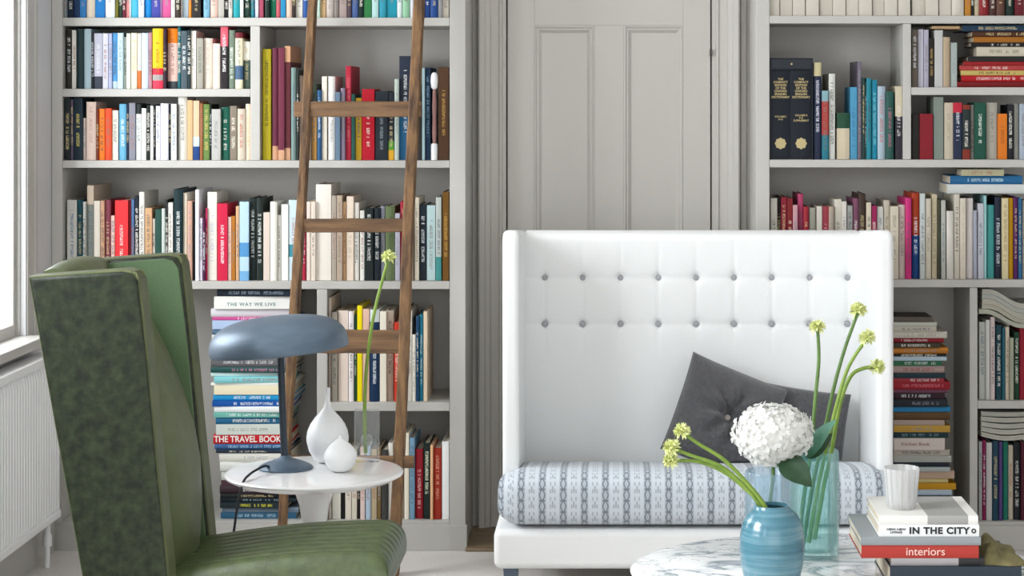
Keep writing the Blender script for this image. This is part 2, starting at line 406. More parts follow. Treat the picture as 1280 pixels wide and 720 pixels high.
# door: two stiles, rails, sunk panels with moulded edges
YD = 7.538
dx0, dx1 = X(634.5, YD), X(888, YD)
p1, p2, p3, p4 = X(668, YD), X(743, YD), X(780, YD), X(854, YD)
ptop = Z(32, YD)
bm = bmesh.new()
def rail(x0, x1, z0, z1): add_box(bm, x0, x1, YD, YD + 0.04, z0, z1, 0.002)
rail(dx0, p1, 0.015, DTOP - 0.005); rail(p4, dx1, 0.015, DTOP - 0.005)
rail(p1, p4, ptop, DTOP - 0.005); rail(p1, p4, 0.015, 0.25); rail(p1, p4, 0.82, 1.0); rail(p2, p3, 0.25, 0.82); rail(p2, p3, 1.0, ptop)
add_box(bm, p1, p2, YD + 0.016, YD + 0.03, 0.25, ptop); add_box(bm, p3, p4, YD + 0.016, YD + 0.03, 0.25, ptop)
door = structure(from_bm('door_1', bm, M['door_paint'], angle=20))
def frame_moulding(x0, x1, z0, z1):
    bm = bmesh.new()
    steps = ((0.0, 0.0), (0.005, -0.002), (0.011, 0.004), (0.016, 0.004), (0.024, 0.013), (0.028, 0.016))
    loops = [[bm.verts.new((x, YD + d, z)) for x, z in ((x0 + o, z0 + o), (x1 - o, z0 + o), (x1 - o, z1 - o), (x0 + o, z1 - o))] for o, d in steps]
    for a, b in zip(loops, loops[1:]):
        for i in range(4): bm.faces.new((a[i], a[(i + 1) % 4], b[(i + 1) % 4], b[i]))
    from_bm('panel_moulding', bm, M['door_paint'], door, angle=20)
for xa, xb in ((p1, p2), (p3, p4)):
    frame_moulding(xa, xb, 1.0, ptop); frame_moulding(xa, xb, 0.25, 0.82)
box('door_latch', X(887, YD), X(890, YD), YD - 0.012, YD + 0.01, Z(70, YD), Z(62, YD), M['leg_dark'], door, 0.001)
# casings: a moulded profile swept up each side, and over the top
def casing(n, xs, flip):
    """profile given from the opening outwards: (distance, projection)"""
    pr = [(0, 0), (0, 0.018), (0.012, 0.018), (0.016, 0.026), (0.024, 0.026), (0.028, 0.02), (0.055, 0.024), (0.06, 0.034), (0.075, 0.038), (0.08, 0.046), (0.098, 0.05), (0.104, 0.044), (0.104, 0)]
    s = -1 if flip else 1
    bm = bmesh.new()
    a = [bm.verts.new((xs + s * d, YR - 0.001 - q, 0.012)) for d, q in pr]; b = [bm.verts.new((xs + s * d, YR - 0.001 - q, DTOP + 0.1)) for d, q in pr]
    bm.faces.new(a); bm.faces.new(b[::-1])
    for i in range(len(pr)): bm.faces.new((a[i], b[i], b[(i + 1) % len(pr)], a[(i + 1) % len(pr)]))
    structure(from_bm(f'trim_{n}', bm, M['door_paint'], angle=15))
casing(2, dx0 - 0.006, True); casing(3, dx1 + 0.006, False)
structure(box('trim_4', dx0 - 0.006, dx1 + 0.006, YR - 0.05, YR - 0.001, DTOP + 0.001, DTOP + 0.1, M['door_paint'], bev=0.004))
structure(box('trim_5', XL1 + 0.012, dx0 - 0.115, YR - 0.012, YR - 0.001, 0.012, CEIL - 0.01, M['door_paint'], bev=0.003))
structure(box('trim_6', dx1 + 0.115, XR0 - 0.012, YR - 0.012, YR - 0.001, 0.012, CEIL - 0.01, M['door_paint'], bev=0.003))

# ================================================================== BOOKCASES
SHELF_TOPS = {}                                     # py of the top edge -> world z
def bookcase(name_label, x0, x1, stiles, shelves, dividers):
    root = empty('bookcase', name_label, 'bookcase', ((x0 + x1) / 2, YF, 0))
    d = M['paint']
    def part(n, *a, **k): return keep(box(n, *a, **k), root)
    part('back_panel', x0, x1, YB - 0.006, YB, 0.0, 2.75, d, bev=0)
    (s0, s1), (t0, t1) = stiles
    part('side_panel', s0, s1, YF, YB - 0.006, 0.0, 2.75, d)
    part('side_panel', t0, t1, YF, YB - 0.006, 0.0, 2.75, d)
    part('plinth', s0 - (0.0 if s0 < -1 else 0.006), t1 + (0.006 if t1 < 0 else 0), YF - 0.012, YF + 0.012, 0.0, Z(656, YF), d)
    for xa, xb, y0, y1 in shelves:
        part('shelf', X(xa, YF), min(X(xb, YF), t0), YF, YB - 0.006, Z(y1, YF), Z(y0, YF), d)
    for xa, xb, y0, y1 in dividers:
        part('divider', X(xa, YF), X(xb, YF), YF, YB - 0.006, Z(y1, YF), Z(y0, YF), d)
    part('top_panel', s0, t1, YF - 0.02, YB - 0.006, 2.75, 2.79, d)
    return root
bookcase('white built-in bookcase behind the ladder and green chair, by the window', WX, XL1,
         ((WX + 0.001, X(78, YF)), (X(562, YF), XL1)),
         [(78, 562, -78, -67), (78, 562, 22, 32.5), (78, 313, 111, 121), (78, 562, 200.5, 210), (78, 562, 351.5, 361.5), (409, 562, 503, 514), (78, 562, 651, 660)],
         [(313, 325, 32.5, 200.5), (396, 409, 361.5, 651)])
bookcase('white built-in bookcase on the other side of the door, behind the settee', XR0, RC,
         ((XR0, X(962, YF)), (X(1440, YF), RC)),
         [(962, 1440, -78, -67), (962, 1440, 19.5, 29.5), (1139, 1440, 109, 119), (962, 1440, 199.5, 209.5), (962, 1440, 349.5, 359.5), (1222, 1440, 501, 511), (962, 1440, 652, 661)],
         [(1129, 1139, 29.5, 199.5), (1212, 1222, 359.5, 652)])

# ================================================================== RADIATOR
rx = -1.94
y1r = rx / ((75 - VX) / F)
zr0, zr1 = 0.165, 0.745
rad = empty('radiator', 'white ribbed panel radiator on the wall under the window', 'radiator', (rx, 6.2, 0))
def radpanel():
    vs, fs = [], []
    y = y1r - 0.012; k = 0; ya = 5.0
    prof = []
    while y > ya:
        for dy, dx in ((0, 0), (0.010, 0), (0.014, -0.005), (0.022, -0.005), (0.026, 0)): prof.append((y - dy, dx))
        y -= 0.030
    for yy, dx in prof: vs += [(rx - 0.012, yy, zr0 + 0.02), (rx + dx - 0.006, yy, zr0 + 0.02), (rx + dx, yy, zr0 + 0.04), (rx + dx, yy, zr1 - 0.06), (rx + dx - 0.006, yy, zr1 - 0.035), (rx - 0.012, yy, zr1 - 0.03)]
    for i in range(len(prof) - 1):
        for j in range(5): fs.append((i * 6 + j, (i + 1) * 6 + j, (i + 1) * 6 + j + 1, i * 6 + j + 1))
    return mesh('ribbed_panel', vs, fs, M['metal_white'], None, 25)
keep(radpanel(), rad)
keep(box('top_grille', rx - 0.07, rx + 0.004, 5.0, y1r, zr1 - 0.032, zr1, M['metal_white'], bev=0.006), rad)
keep(box('bottom_rail', rx - 0.03, rx + 0.006, 5.0, y1r, zr0, zr0 + 0.03, M['metal_white'], bev=0.008), rad)
keep(box('end_cover', rx - 0.07, rx - 0.001, y1r - 0.012, y1r + 0.004, zr0 + 0.02, zr1 - 0.005, M['metal_white'], bev=0.004), rad)
keep(box('rear_panel', rx - 0.075, rx - 0.062, 5.0, y1r - 0.015, zr0 + 0.01, zr1 - 0.035, M['metal_white'], bev=0.003), rad)
keep(tube('pipe', [(rx - 0.03, y1r - 0.05, zr0 + 0.01), (rx - 0.03, y1r - 0.05, 0.06), (rx - 0.03, y1r - 0.05, 0.0)], 0.009, M['metal_white']), rad)
keep(lathe('valve', [(0, 0.075), (0.016, 0.075), (0.016, 0.11), (0.011, 0.12), (0.011, 0.165), (0, 0.165)], M['metal_white'], loc=(rx - 0.03, y1r - 0.05, 0.0), n=16), rad)
keep(tube('pipe', [(rx - 0.03, 5.06, zr0 + 0.01), (rx - 0.03, 5.06, 0.06), (rx - 0.03, 5.06, 0.0)], 0.009, M['metal_white']), rad)

# ================================================================== LADDER
def rail_at(pts):
    """(px, py) down the rail; the ladder leans from the shelf edge out to the floor"""
    out = []
    for px, py in pts:
        Y = 6.7
        for _ in range(12):
            z = Z(py, Y); Y = 7.17 - (2.3 - z) * 0.155
        out.append(Vector((X(px, Y), Y, z)))
    return out
lad = empty('ladder', 'rustic brown wooden ladder with flat rungs leaning on the bookcase', 'ladder', (X(430, 6.9), 6.9, 0))
def board(name, pts, widths, deep, mat, k=7):
    P = smooth_path(pts, k); n = len(P); vs, fs = [], []
    rr = random.Random(len(name) + n)
    for i, p in enumerate(P):
        f = i / (n - 1) * (len(widths) - 1); a = int(min(f, len(widths) - 2)); w = widths[a] + (widths[a + 1] - widths[a]) * (f - a)
        w += rr.uniform(-0.0022, 0.0022); d = deep + rr.uniform(-0.002, 0.002); c = 0.005
        for dx, dy in ((-w / 2 + c, -d / 2), (w / 2 - c, -d / 2), (w / 2, -d / 2 + c), (w / 2, d / 2 - c), (w / 2 - c, d / 2), (-w / 2 + c, d / 2), (-w / 2, d / 2 - c), (-w / 2, -d / 2 + c)):
            vs.append((p.x + dx, p.y + dy, p.z + dy * 0.155))
    for i in range(n - 1):
        for j in range(8): fs.append((i * 8 + j, i * 8 + (j + 1) % 8, (i + 1) * 8 + (j + 1) % 8, (i + 1) * 8 + j))
    fs.append(tuple(range(8))); fs.append(tuple(range((n - 1) * 8, n * 8))[::-1])
    return mesh(name, vs, fs, mat, None, 35)
railL = rail_at([(397, -150), (391.5, -10), (385, 110), (379.5, 215), (372, 330), (364.5, 450), (358, 560), (353.5, 650), (350, 712)])
railR = rail_at([(531, -150), (524.5, -10), (519, 110), (513.5, 215), (508.5, 330), (504.5, 450), (499.5, 560), (495, 650), (492, 712)])
for p in (railL, railR):
    p[-1].z = 0.0
keep(board('rail', railL, [0.03, 0.03, 0.03, 0.032, 0.028, 0.026], 0.05, M['wood']), lad)
keep(board('rail', railR, [0.038, 0.038, 0.038, 0.036, 0.037, 0.038], 0.05, M['wood']), lad)
for (xa, xb, ya, yb) in ((368, 527, 126.5, 146), (379, 512, 273, 290), (362, 506, 412, 441), (352, 518, 569, 584)):
    Y = 7.17 - (2.3 - Z((ya + yb) / 2, 6.95)) * 0.155
    x0, x1, z0, z1 = X(xa, Y), X(xb, Y), Z(yb, Y), Z(ya, Y)
    n = 9; pts = [(x0 + (x1 - x0) * i / (n - 1), R.uniform(-0.0012, 0.0012)) for i in range(n)]
    out = [(x, z0 + d) for x, d in pts] + [(x, z1 + d) for x, d in reversed(pts)]
    keep(prism('rung', out, Y - 0.017, Y + 0.003, M['rung_wood'], bev=0.004), lad)

# ================================================================== SETTEE
sx0, sx1 = -0.369, 0.902
sc = (sx0 + sx1) / 2
sofa = empty('settee', 'pale white high-backed winged settee with two rows of grey buttons', 'settee', (sc, 6.75, 0))
keep(box('base', X(617, 6.39), 2 * sc - X(617, 6.39), 6.39, 7.1, 0.118, 0.246, M['sofa'], bev=0.024, seg=5), sofa)
# back: a padded panel whose front is pulled in at the buttons
bx0, bx1, bzt = sx0 + 0.052, sx1 - 0.052, 1.158
bux = [X(681 + 47.3 * i, 6.99) for i in range(9)]
buz = [Z(347, 6.99), Z(405, 6.99)]
def sofa_back():
    nx, nz = 200, 110; z0 = 0.25
    vs, fs = [], []
    for j in range(nz + 1):
        z = z0 + (bzt - z0) * j / nz
        for i in range(nx + 1):
            x = bx0 + (bx1 - bx0) * i / nx
            y = 6.972 + 0.02 * (1 - (z - z0) / (bzt - z0))
            e = min(1.0, (bzt - z) / 0.03); y += 0.03 * (1 - math.sqrt(max(0, 1 - (1 - e) ** 2)))
            for cx in bux:
                ddx = x - cx
                if abs(ddx) < 0.07:
                    for cz in buz:
                        r2 = ddx * ddx + (z - cz) ** 2
                        y += 0.016 * math.exp(-r2 / (0.013 ** 2)) + 0.006 * math.exp(-r2 / (0.035 ** 2))
                    g = 0.0035 * math.exp(-(ddx / 0.007) ** 2)
                    if buz[1] < z: y += g * (1.0 if z < buz[0] else max(0.25, 1 - (z - buz[0]) / 0.16))
                    else: y += g * max(0.0, 1 - (buz[1] - z) / 0.12)
            for cz in buz: y += 0.003 * math.exp(-((z - cz) / 0.008) ** 2)
            vs.append((x, y, z))
    m_ = nx + 1
    for j in range(nz):
        for i in range(nx): fs.append((j * m_ + i, j * m_ + i + 1, (j + 1) * m_ + i + 1, (j + 1) * m_ + i))
    b = len(vs)
    for j in (0, nz):
        for i in range(nx + 1): vs.append((vs[j * m_ + i][0], 7.1, vs[j * m_ + i][2]))
    t = nz * m_
    for i in range(nx):
        fs.append((i + 1, i, b + i, b + i + 1)); fs.append((t + i, t + i + 1, b + m_ + i + 1, b + m_ + i)); fs.append((b + i, b + m_ + i, b + m_ + i + 1, b + i + 1))
    return mesh('backrest', vs, fs, M['sofa'], None, 60)
keep(sofa_back(), sofa)
for cz in buz:
    for cx in bux:
        keep(lathe('button', [(0, -0.004), (0.009, -0.004), (0.0115, 0.0), (0.0095, 0.005), (0.005, 0.007), (0, 0.0075)], M['button'], n=16, loc=(cx, 6.995, cz), rot=(PI / 2, 0, 0)), sofa)
def wing(x0, x1):
    o = [(6.50, 0.25), (6.50, 1.16), (6.503, 1.178), (6.512, 1.190), (6.53, 1.195), (7.09, 1.158), (7.1, 1.15), (7.1, 0.25)]
    bm = bmesh.new()
    a = [bm.verts.new((x0, y, z)) for y, z in o]; b = [bm.verts.new((x1, y, z)) for y, z in o]
    n = len(o); bm.faces.new(a); bm.faces.new(b[::-1])
    for i in range(n): bm.faces.new((a[i], b[i], b[(i + 1) % n], a[(i + 1) % n]))
    es = [e for e in bm.edges if len(e.link_faces) == 2 and any(len(f.verts) == n for f in e.link_faces)]
    bmesh.ops.bevel(bm, geom=es, offset=0.018, segments=4, affect='EDGES', profile=0.5)
    return from_bm('wing', bm, M['sofa'], None, 40)
keep(wing(sx0, sx0 + 0.054), sofa); keep(wing(sx1 - 0.054, sx1), sofa)
def leg(name, x, y, r0, r1, h, mat, n=4):
    vs, fs = [], []
    for r, z in ((r0, 0), (r1, h)):
        for k in range(n):
            a = PI / 4 + 2 * PI * k / n; vs.append((x + r * math.cos(a) * 1.414, y + r * math.sin(a) * 1.414, z))
    for k in range(n): fs.append((k, (k + 1) % n, n + (k + 1) % n, n + k))
    fs.append(tuple(range(n))[::-1]); fs.append(tuple(range(n, 2 * n)))
    return mesh(name, vs, fs, mat, None, 30)
lf = X(639, 6.46); lb = X(665, 6.95)
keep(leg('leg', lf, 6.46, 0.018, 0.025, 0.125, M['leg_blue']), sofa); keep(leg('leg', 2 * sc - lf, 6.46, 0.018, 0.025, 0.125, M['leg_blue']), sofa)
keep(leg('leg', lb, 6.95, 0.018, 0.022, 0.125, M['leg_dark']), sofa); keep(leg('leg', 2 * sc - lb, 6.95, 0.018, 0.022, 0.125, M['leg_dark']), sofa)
# seat cushion: a fat roll-edged slab; lies on the base, so a thing of its own
def seat_cushion():
    xa, xb = X(622, 6.40), 2 * sc - X(622, 6.40) - 0.01
    yc, zc, hy, hz = 6.665, 0.3355, 0.298, 0.0885
    nu, nv = 90, 72
    us = [-1 + 2 * i / nu for i in range(nu + 1)]
    vs, fs, uvs = [], [], []
    hx = (xb - xa) / 2; xm = (xa + xb) / 2
    for u in us:
        x = xm + hx * math.copysign(1 - (1 - abs(u)) ** 1.5, u) if abs(u) > 0 else xm
        q = abs(x - xm); rr = 0.085
        s = 1.0
        if q > hx - rr: s = math.sqrt(max(0.0, 1 - ((q - hx + rr) / rr) ** 2))
        sv = 0.42 + 0.58 * s if q < hx - 1e-6 else 0.42
        ln = 0.0; prev = None
        for k in range(nv + 1):
            t = -PI / 2 + 2 * PI * k / nv
            c, sn = math.cos(t), math.sin(t)
            y = -math.copysign(abs(c) ** 0.42, c); z = math.copysign(abs(sn) ** 0.52, sn)
            yy = yc + y * (hy - (1 - sv) * 0.06); zz = zc + z * hz * sv
            if z > 0: zz += -0.038 * (y + 0.6) * z + 0.008 * z * (1 - y * y)
            xx = min(max(x, sx0 + 0.058), sx1 - 0.058) if yy > 6.488 else x
            p = (xx, yy, zz)
            if prev is not None: ln += math.dist(prev[1:], p[1:])
            prev = p; vs.append(p); uvs.append((x, ln))
    m_ = nv + 1
    for i in range(nu):
        for k in range(nv): fs.append((i * m_ + k, i * m_ + k + 1, (i + 1) * m_ + k + 1, (i + 1) * m_ + k))
    fs.append(tuple(range(m_ - 1))); fs.append(tuple(range(nu * m_, nu * m_ + m_ - 1))[::-1])
    me = bpy.data.meshes.new('seat_cushion'); me.from_pydata(vs, [], fs); me.update()
    uv = me.uv_layers.new(name='cloth')
    for p in me.polygons:
        for li in p.loop_indices: uv.data[li].uv = uvs[me.loops[li].vertex_index]
    bm = bmesh.new(); bm.from_mesh(me); bmesh.ops.recalc_face_normals(bm, faces=bm.faces); bm.to_mesh(me); bm.free()
    me.polygons.foreach_set('use_smooth', [True] * len(me.polygons))
    o = link('seat_cushion', me, M['cushion'])
    return tag(o, 'long pale seat cushion printed with grey vertical chains, on the settee', 'cushion')
seat_cushion()
# charcoal pillows
def pillow(label, centre, half, tilt, spin, yaw, thick=0.075, button=True, seed=1):
    root = empty('throw_pillow', label, 'pillow', centre, 0, 'charcoal pillows on the settee')
    n = 44; rr = random.Random(seed)
    ph = [rr.uniform(0, 6.28) for _ in range(6)]
    rot = Matrix.Rotation(yaw, 4, 'Z') @ Matrix.Rotation(tilt, 4, 'X') @ Matrix.Rotation(spin, 4, 'Y')
    def pt(i, j, side):
        u, v = -1 + 2 * i / n, -1 + 2 * j / n
        k = 1 - 0.035 * (1 - abs(u) ** 2.2) * abs(v) ** 3 ; k2 = 1 - 0.035 * (1 - abs(v) ** 2.2) * abs(u) ** 3
        x, z = u * half * k2, v * half * k
        t = thick * ((1 - abs(u) ** 3.2) ** 0.62) * ((1 - abs(v) ** 3.2) ** 0.62)
        r = math.hypot(u, v); a = math.atan2(v, u)
        if button:
            t *= 1 - 0.72 * math.exp(-(r / 0.16) ** 2)
            t += 0.016 * math.sin(7 * a + ph[0]) * math.exp(-((r - 0.38) / 0.22) ** 2) * min(1, r * 5)
        t += 0.004 * math.sin(5 * u + ph[1]) * math.sin(4 * v + ph[2]) * (1 - u * u) * (1 - v * v)
        p = rot @ Vector((x, -t * side, z))
        w = max(-1.0, min(1.0, (p.y + centre[1] - 6.665) / 0.298))
        fl = 0.3355 + 0.0885 - 0.038 * (w + 0.6) + 0.008 * (1 - w * w) + 0.004 - centre[2]
        if p.z < fl: p.z = fl + (p.z - fl) * 0.02
        return p
    vs, fs = [], []
    for s in (1, -1):
        b = len(vs)
        for j in range(n + 1):
            for i in range(n + 1): vs.append(pt(i, j, s))
        for j in range(n):
            for i in range(n):
                f = (b + j * (n + 1) + i, b + j * (n + 1) + i + 1, b + (j + 1) * (n + 1) + i + 1, b + (j + 1) * (n + 1) + i)
                fs.append(f if s == 1 else f[::-1])
    bm = bmesh.new()
    me = bpy.data.meshes.new('pillow_cover'); me.from_pydata([tuple(v) for v in vs], [], fs)
    bm.from_mesh(me); bmesh.ops.remove_doubles(bm, verts=bm.verts, dist=1e-5); bpy.data.meshes.remove(me)
    from_bm('pillow_cover', bm, M['charcoal'], root, 80)
    if button:
        p = rot @ Vector((0, -thick * 0.28 - 0.004, 0))
        e = rot.to_euler()
        lathe('pillow_button', [(0, 0.008), (0.008, 0.007), (0.0125, 0.002), (0.0125, -0.003), (0, -0.004)], M['pillow_button'], root, 16, p, (rot @ Matrix.Rotation(PI / 2, 4, 'X')).to_euler())
    return root
PY = 6.785
pillow('charcoal felt pillow with a centre button, tipped on its corner', (X(906, PY), PY, Z(524, PY)), 0.178, math.radians(-18), math.radians(24), math.radians(14), 0.092, seed=3)
PY2 = 6.90
pillow('charcoal felt pillow half hidden behind the white hydrangea', (X(1003, PY2), PY2, Z(540, PY2)), 0.150, math.radians(-8), math.radians(7), math.radians(-6), 0.045, button=False, seed=9)

# ================================================================== GREEN WING CHAIR (faces the settee)
chair = empty('wing_chair', 'green leather high-backed wing chair with a channelled seat', 'armchair', (-1.0, 5.3, 0))
def wing_outline(o):
    """(x, z): back edge, top, rounded front corner, front edge; o shrinks it"""
    return [(-1.298 + o, 0.20), (-1.338 + o, 0.43), (-1.405 + o, 0.80), (-1.472 + o, 1.178 - o), (-1.34, 1.188 - o), (-1.235 - o, 1.195 - o),
            (-1.208 - o, 1.190 - o), (-1.192 - o, 1.168 - o), (-1.168 - o, 0.95), (-1.145 - o, 0.70), (-1.120 - o, 0.45), (-1.098 - o, 0.20)]
def chair_wing(y_out, y_in):
    w = keep(prism('wing', wing_outline(0), min(y_out, y_in), max(y_out, y_in), M['leather'], bev=0.014, seg=4), chair)
    w.data.materials.append(M['edge_leather'])
    for p in w.data.polygons:
        if abs(p.normal.y) < 0.8: p.material_index = 1
    s = 1 if y_in > y_out else -1
    a, b = y_in - s * 0.012, y_in + s * 0.004
    ln = prism('wing_lining', wing_outline(0.012), min(a, b), max(a, b), M['lining'], bev=0.003); keep(ln, chair)
    ln.parent = w; ln.matrix_parent_inverse = Matrix.Identity(4)
    for yy in (y_out + s * 0.010, y_in - s * 0.010):
        o = wing_outline(0.004)[3:]
        t = tube('piping', [(x, yy, z) for x, z in o], 0.0032, M['piping'], None, 8, 3)
        t.parent = w; t.matrix_parent_inverse = Matrix.Identity(4)
chair_wing(5.0, 5.095); chair_wing(5.60, 5.505)
def chair_back():
    ny = 26; ya, yb = 5.10, 5.50
    rear = [(-1.298, 0.20), (-1.336, 0.43), (-1.403, 0.80), (-1.468, 1.165)]
    top = [(-1.460, 1.183), (-1.440, 1.190), (-1.415, 1.188), (-1.395, 1.178)]
    front = [(-1.350, 1.135), (-1.292, 1.080), (-1.240, 1.02), (-1.196, 0.93), (-1.160, 0.84), (-1.128, 0.74), (-1.112, 0.65), (-1.108, 0.56), (-1.112, 0.46), (-1.12, 0.34), (-1.12, 0.20)]
    pr = rear + top + front; n = len(pr); vs, fs = [], []
    for j in range(ny + 1):
        f = j / ny; y = ya + (yb - ya) * f; b = math.sin(PI * f) ** 0.6
        for i, (x, z) in enumerate(pr):
            if i >= len(rear) + len(top): x -= 0.05 * (1 - b)
            elif i >= len(rear): z += 0.012 * math.sin(PI * f)
            vs.append((x, y, z))
    for j in range(ny):
        for i in range(n): fs.append((j * n + i, j * n + (i + 1) % n, (j + 1) * n + (i + 1) % n, (j + 1) * n + i))
    fs.append(tuple(range(n))); fs.append(tuple(range(ny * n, ny * n + n))[::-1])
    return mesh('backrest', vs, fs, M['back_leather'], None, 50)
keep(chair_back(), chair)
def chair_seat():
    ya, yb = 5.075, 5.525; ch = 9; sub = 14; nx = 40
    x0, x1 = -1.13, -0.578
    vs, fs = [], []
    for i in range(nx + 1):
        f = i / nx; x = x0 + (x1 - x0) * (1 - (1 - f) ** 1.7)
        g = (x - x0) / (x1 - x0)
        zt = 0.432 + 0.046 * g + 0.014 * math.sin(PI * g); zb = 0.315 + 0.03 * g
        q = max(0.0, (x - (x1 - 0.055)) / 0.055); s = math.sqrt(max(0.0, 1 - q * q))
        zm = (zt + zb) / 2 - 0.01; hh = (zt - zb) / 2
        ring = []
        for k in range(ch * sub + 1):
            v = k / (ch * sub); y = ya + (yb - ya) * v
            e = min(v, 1 - v) * (yb - ya); r = 0.05
            er = math.sqrt(max(0.0, 1 - (1 - min(1, e / r)) ** 2))
            sc_ = abs(math.sin(PI * k / sub)) ** 0.3
            yy = y if 0 < k < ch * sub else y
            ring.append((x, yy, zm + hh * (0.25 + 0.75 * s) * (0.12 + 0.88 * er) + (0.015 * sc_ - 0.011) * (0.3 + 0.7 * s) * er))
        for k in range(10, -1, -1):
            v = k / 10; y = ya + (yb - ya) * v
            ring.append((x - 0.012 * 0, y, zm - hh * (0.25 + 0.75 * s)))
        vs += ring; n = len(ring)
    for i in range(nx):
        for k in range(n): fs.append((i * n + k, i * n + (k + 1) % n, (i + 1) * n + (k + 1) % n, (i + 1) * n + k))
    fs.append(tuple(range(n))[::-1]); fs.append(tuple(range(nx * n, nx * n + n)))
    return mesh('seat', vs, fs, M['seat_leather'], None, 75)
keep(chair_seat(), chair)
keep(box('seat_frame', -1.12, -0.62, 5.10, 5.50, 0.2, 0.325, M['leather'], bev=0.015, seg=3), chair)
for x, y in ((-1.2, 5.09), (-1.2, 5.51), (-0.68, 5.14), (-0.68, 5.46)): keep(leg('leg', x, y, 0.013, 0.02, 0.205, M['leg_wood']), chair)

# ================================================================== SIDE TABLE AND WHAT STANDS ON IT
TX, TY, TZ = X(393, 5.91), 5.91, 0.524
st = empty('side_table', 'round white pedestal side table between the green chair and the ladder', 'side table', (TX, TY, 0))
lathe('tabletop', [(0, TZ), (0.250, TZ), (0.2585, TZ - 0.0015), (0.262, TZ - 0.005), (0.261, TZ - 0.010), (0.235, TZ - 0.024), (0.17, TZ - 0.030), (0, TZ - 0.030)], M['gloss_white'], st, 96)
lathe('pedestal', [(0, TZ - 0.031), (0.085, TZ - 0.031), (0.078, TZ - 0.038), (0.058, TZ - 0.060), (0.044, TZ - 0.10), (0.034, TZ - 0.16), (0.029, TZ - 0.22), (0.028, TZ - 0.29), (0.034, TZ - 0.37), (0.055, TZ - 0.44), (0.10, TZ - 0.485), (0.16, TZ - 0.505), (0.19, TZ - 0.512), (0.192, TZ - 0.519), (0, TZ - 0.52)], M['gloss_white'], st, 64)

lx, ly = X(357, 5.95), 5.95
lamp = empty('table_lamp', 'blue-grey metal mushroom lamp with a tilted shade on the white side table', 'lamp', (lx, ly, TZ))
lathe('lamp_base', [(0, 0.0005), (0.080, 0.0005), (0.0805, 0.005), (0.076, 0.009), (0.060, 0.017), (0.040, 0.024), (0.020, 0.031), (0.011, 0.040), (0, 0.041)], M['lamp_metal'], lamp, 56)
sx = X(349, 5.95)
keep(tube('stem', [(X(356, ly), ly, TZ + 0.03), (X(353.5, ly), ly, TZ + 0.15), (X(351, ly), ly, 0.86), (X(350.5, ly), ly, 0.93)], lambda f: 0.0108 - 0.001 * f, M['lamp_stem'], None, 14), lamp)
RS = 0.206; prof = []
for i in range(17):
    t = i / 16 * PI / 2; prof.append((RS * math.sin(t) ** 0.66 if i else 0.0, 0.096 * math.cos(t) ** 0.78))
prof += [(RS * 0.992, -0.006), (RS * 0.975, -0.008), (RS * 0.965, -0.002)]
for i in range(14, -1, -1):
    t = i / 16 * PI / 2; prof.append((RS * 0.955 * math.sin(t) ** 0.66 if i else 0.0, 0.088 * math.cos(t) ** 0.78))
keep(lathe('lamp_shade', prof, M['lamp_metal'], None, 96, (sx, ly, Z(436, 5.95)), (math.radians(-1), math.radians(-5.0), 0)), lamp)
keep(lathe('socket', [(0, 0), (0.022, 0), (0.022, 0.05), (0.012, 0.062), (0, 0.062)], M['lamp_stem'], None, 20, (sx - 0.003, ly, 0.875)), lamp)
keep(tube('power_cord', [(X(336, 5.90), 5.90, TZ + 0.014), (X(331, 5.88), 5.88, TZ + 0.020), (X(322, 5.84), 5.84, TZ + 0.018), (X(312, 5.79), 5.79, TZ + 0.012), (X(304, 5.735), 5.735, TZ + 0.000), (X(298, 5.715), 5.715, TZ - 0.05), (X(293, 5.71), 5.71, 0.40), (X(289, 5.71), 5.71, 0.32), (X(287, 5.72), 5.72, 0.16), (X(284, 5.74), 5.74, 0.03), (X(270, 5.8), 5.8, 0.004), (X(235, 5.95), 5.95, 0.004)], 0.0036, M['cord'], None, 8, 7), lamp)

def bottle(label, px, Y, r, zb, ztip, zneck, tipr):
    o = lathe('bottle_vase', [(0, 0.0005), (r * 0.40, 0.0005), (r * 0.66, zb * 0.07), (r * 0.88, zb * 0.22), (r * 0.99, zb * 0.38), (r, zb * 0.46), (r * 0.95, zb * 0.58), (r * 0.82, zb * 0.70), (r * 0.60, zb * 0.82), (r * 0.36, zb * 0.92), (tipr * 1.6, zb), (tipr, ztip), (tipr * 0.95, zneck), (tipr * 0.7, zneck), (tipr * 0.62, ztip), (0, ztip - 0.002)], M['ceramic'], None, 56, (X(px, Y), Y, TZ))
    return tag(o, label, 'vase', 'white drop-shaped vases')
bottle('taller white drop-shaped bottle vase with a slender neck on the side table', 409.5, 6.05, 0.0635, 0.166, 0.185, 0.226, 0.0078)
bottle('smaller white drop-shaped vase in front of the taller bottle vase', 425.5, 5.90, 0.0485, 0.098, 0.103, 0.108, 0.004)
# clear block vase with a round hollow
bvx, bvy = X(458.5, 6.06), 6.06
bv = empty('block_vase', 'clear glass block vase with a round hollow holding one stem', 'vase', (bvx, bvy, TZ))
bm = bmesh.new(); add_box(bm, -0.037, 0.037, -0.016, 0.016, 0.0005, 0.158, 0.002); from_bm('block', bm, M['clear'], bv)
lathe('hollow', [(0.019 * math.sin(PI * i / 18), 0.066 - 0.019 * math.cos(PI * i / 18)) for i in range(19)], M['clear'], bv, 28, rot=None, ey=0.75)
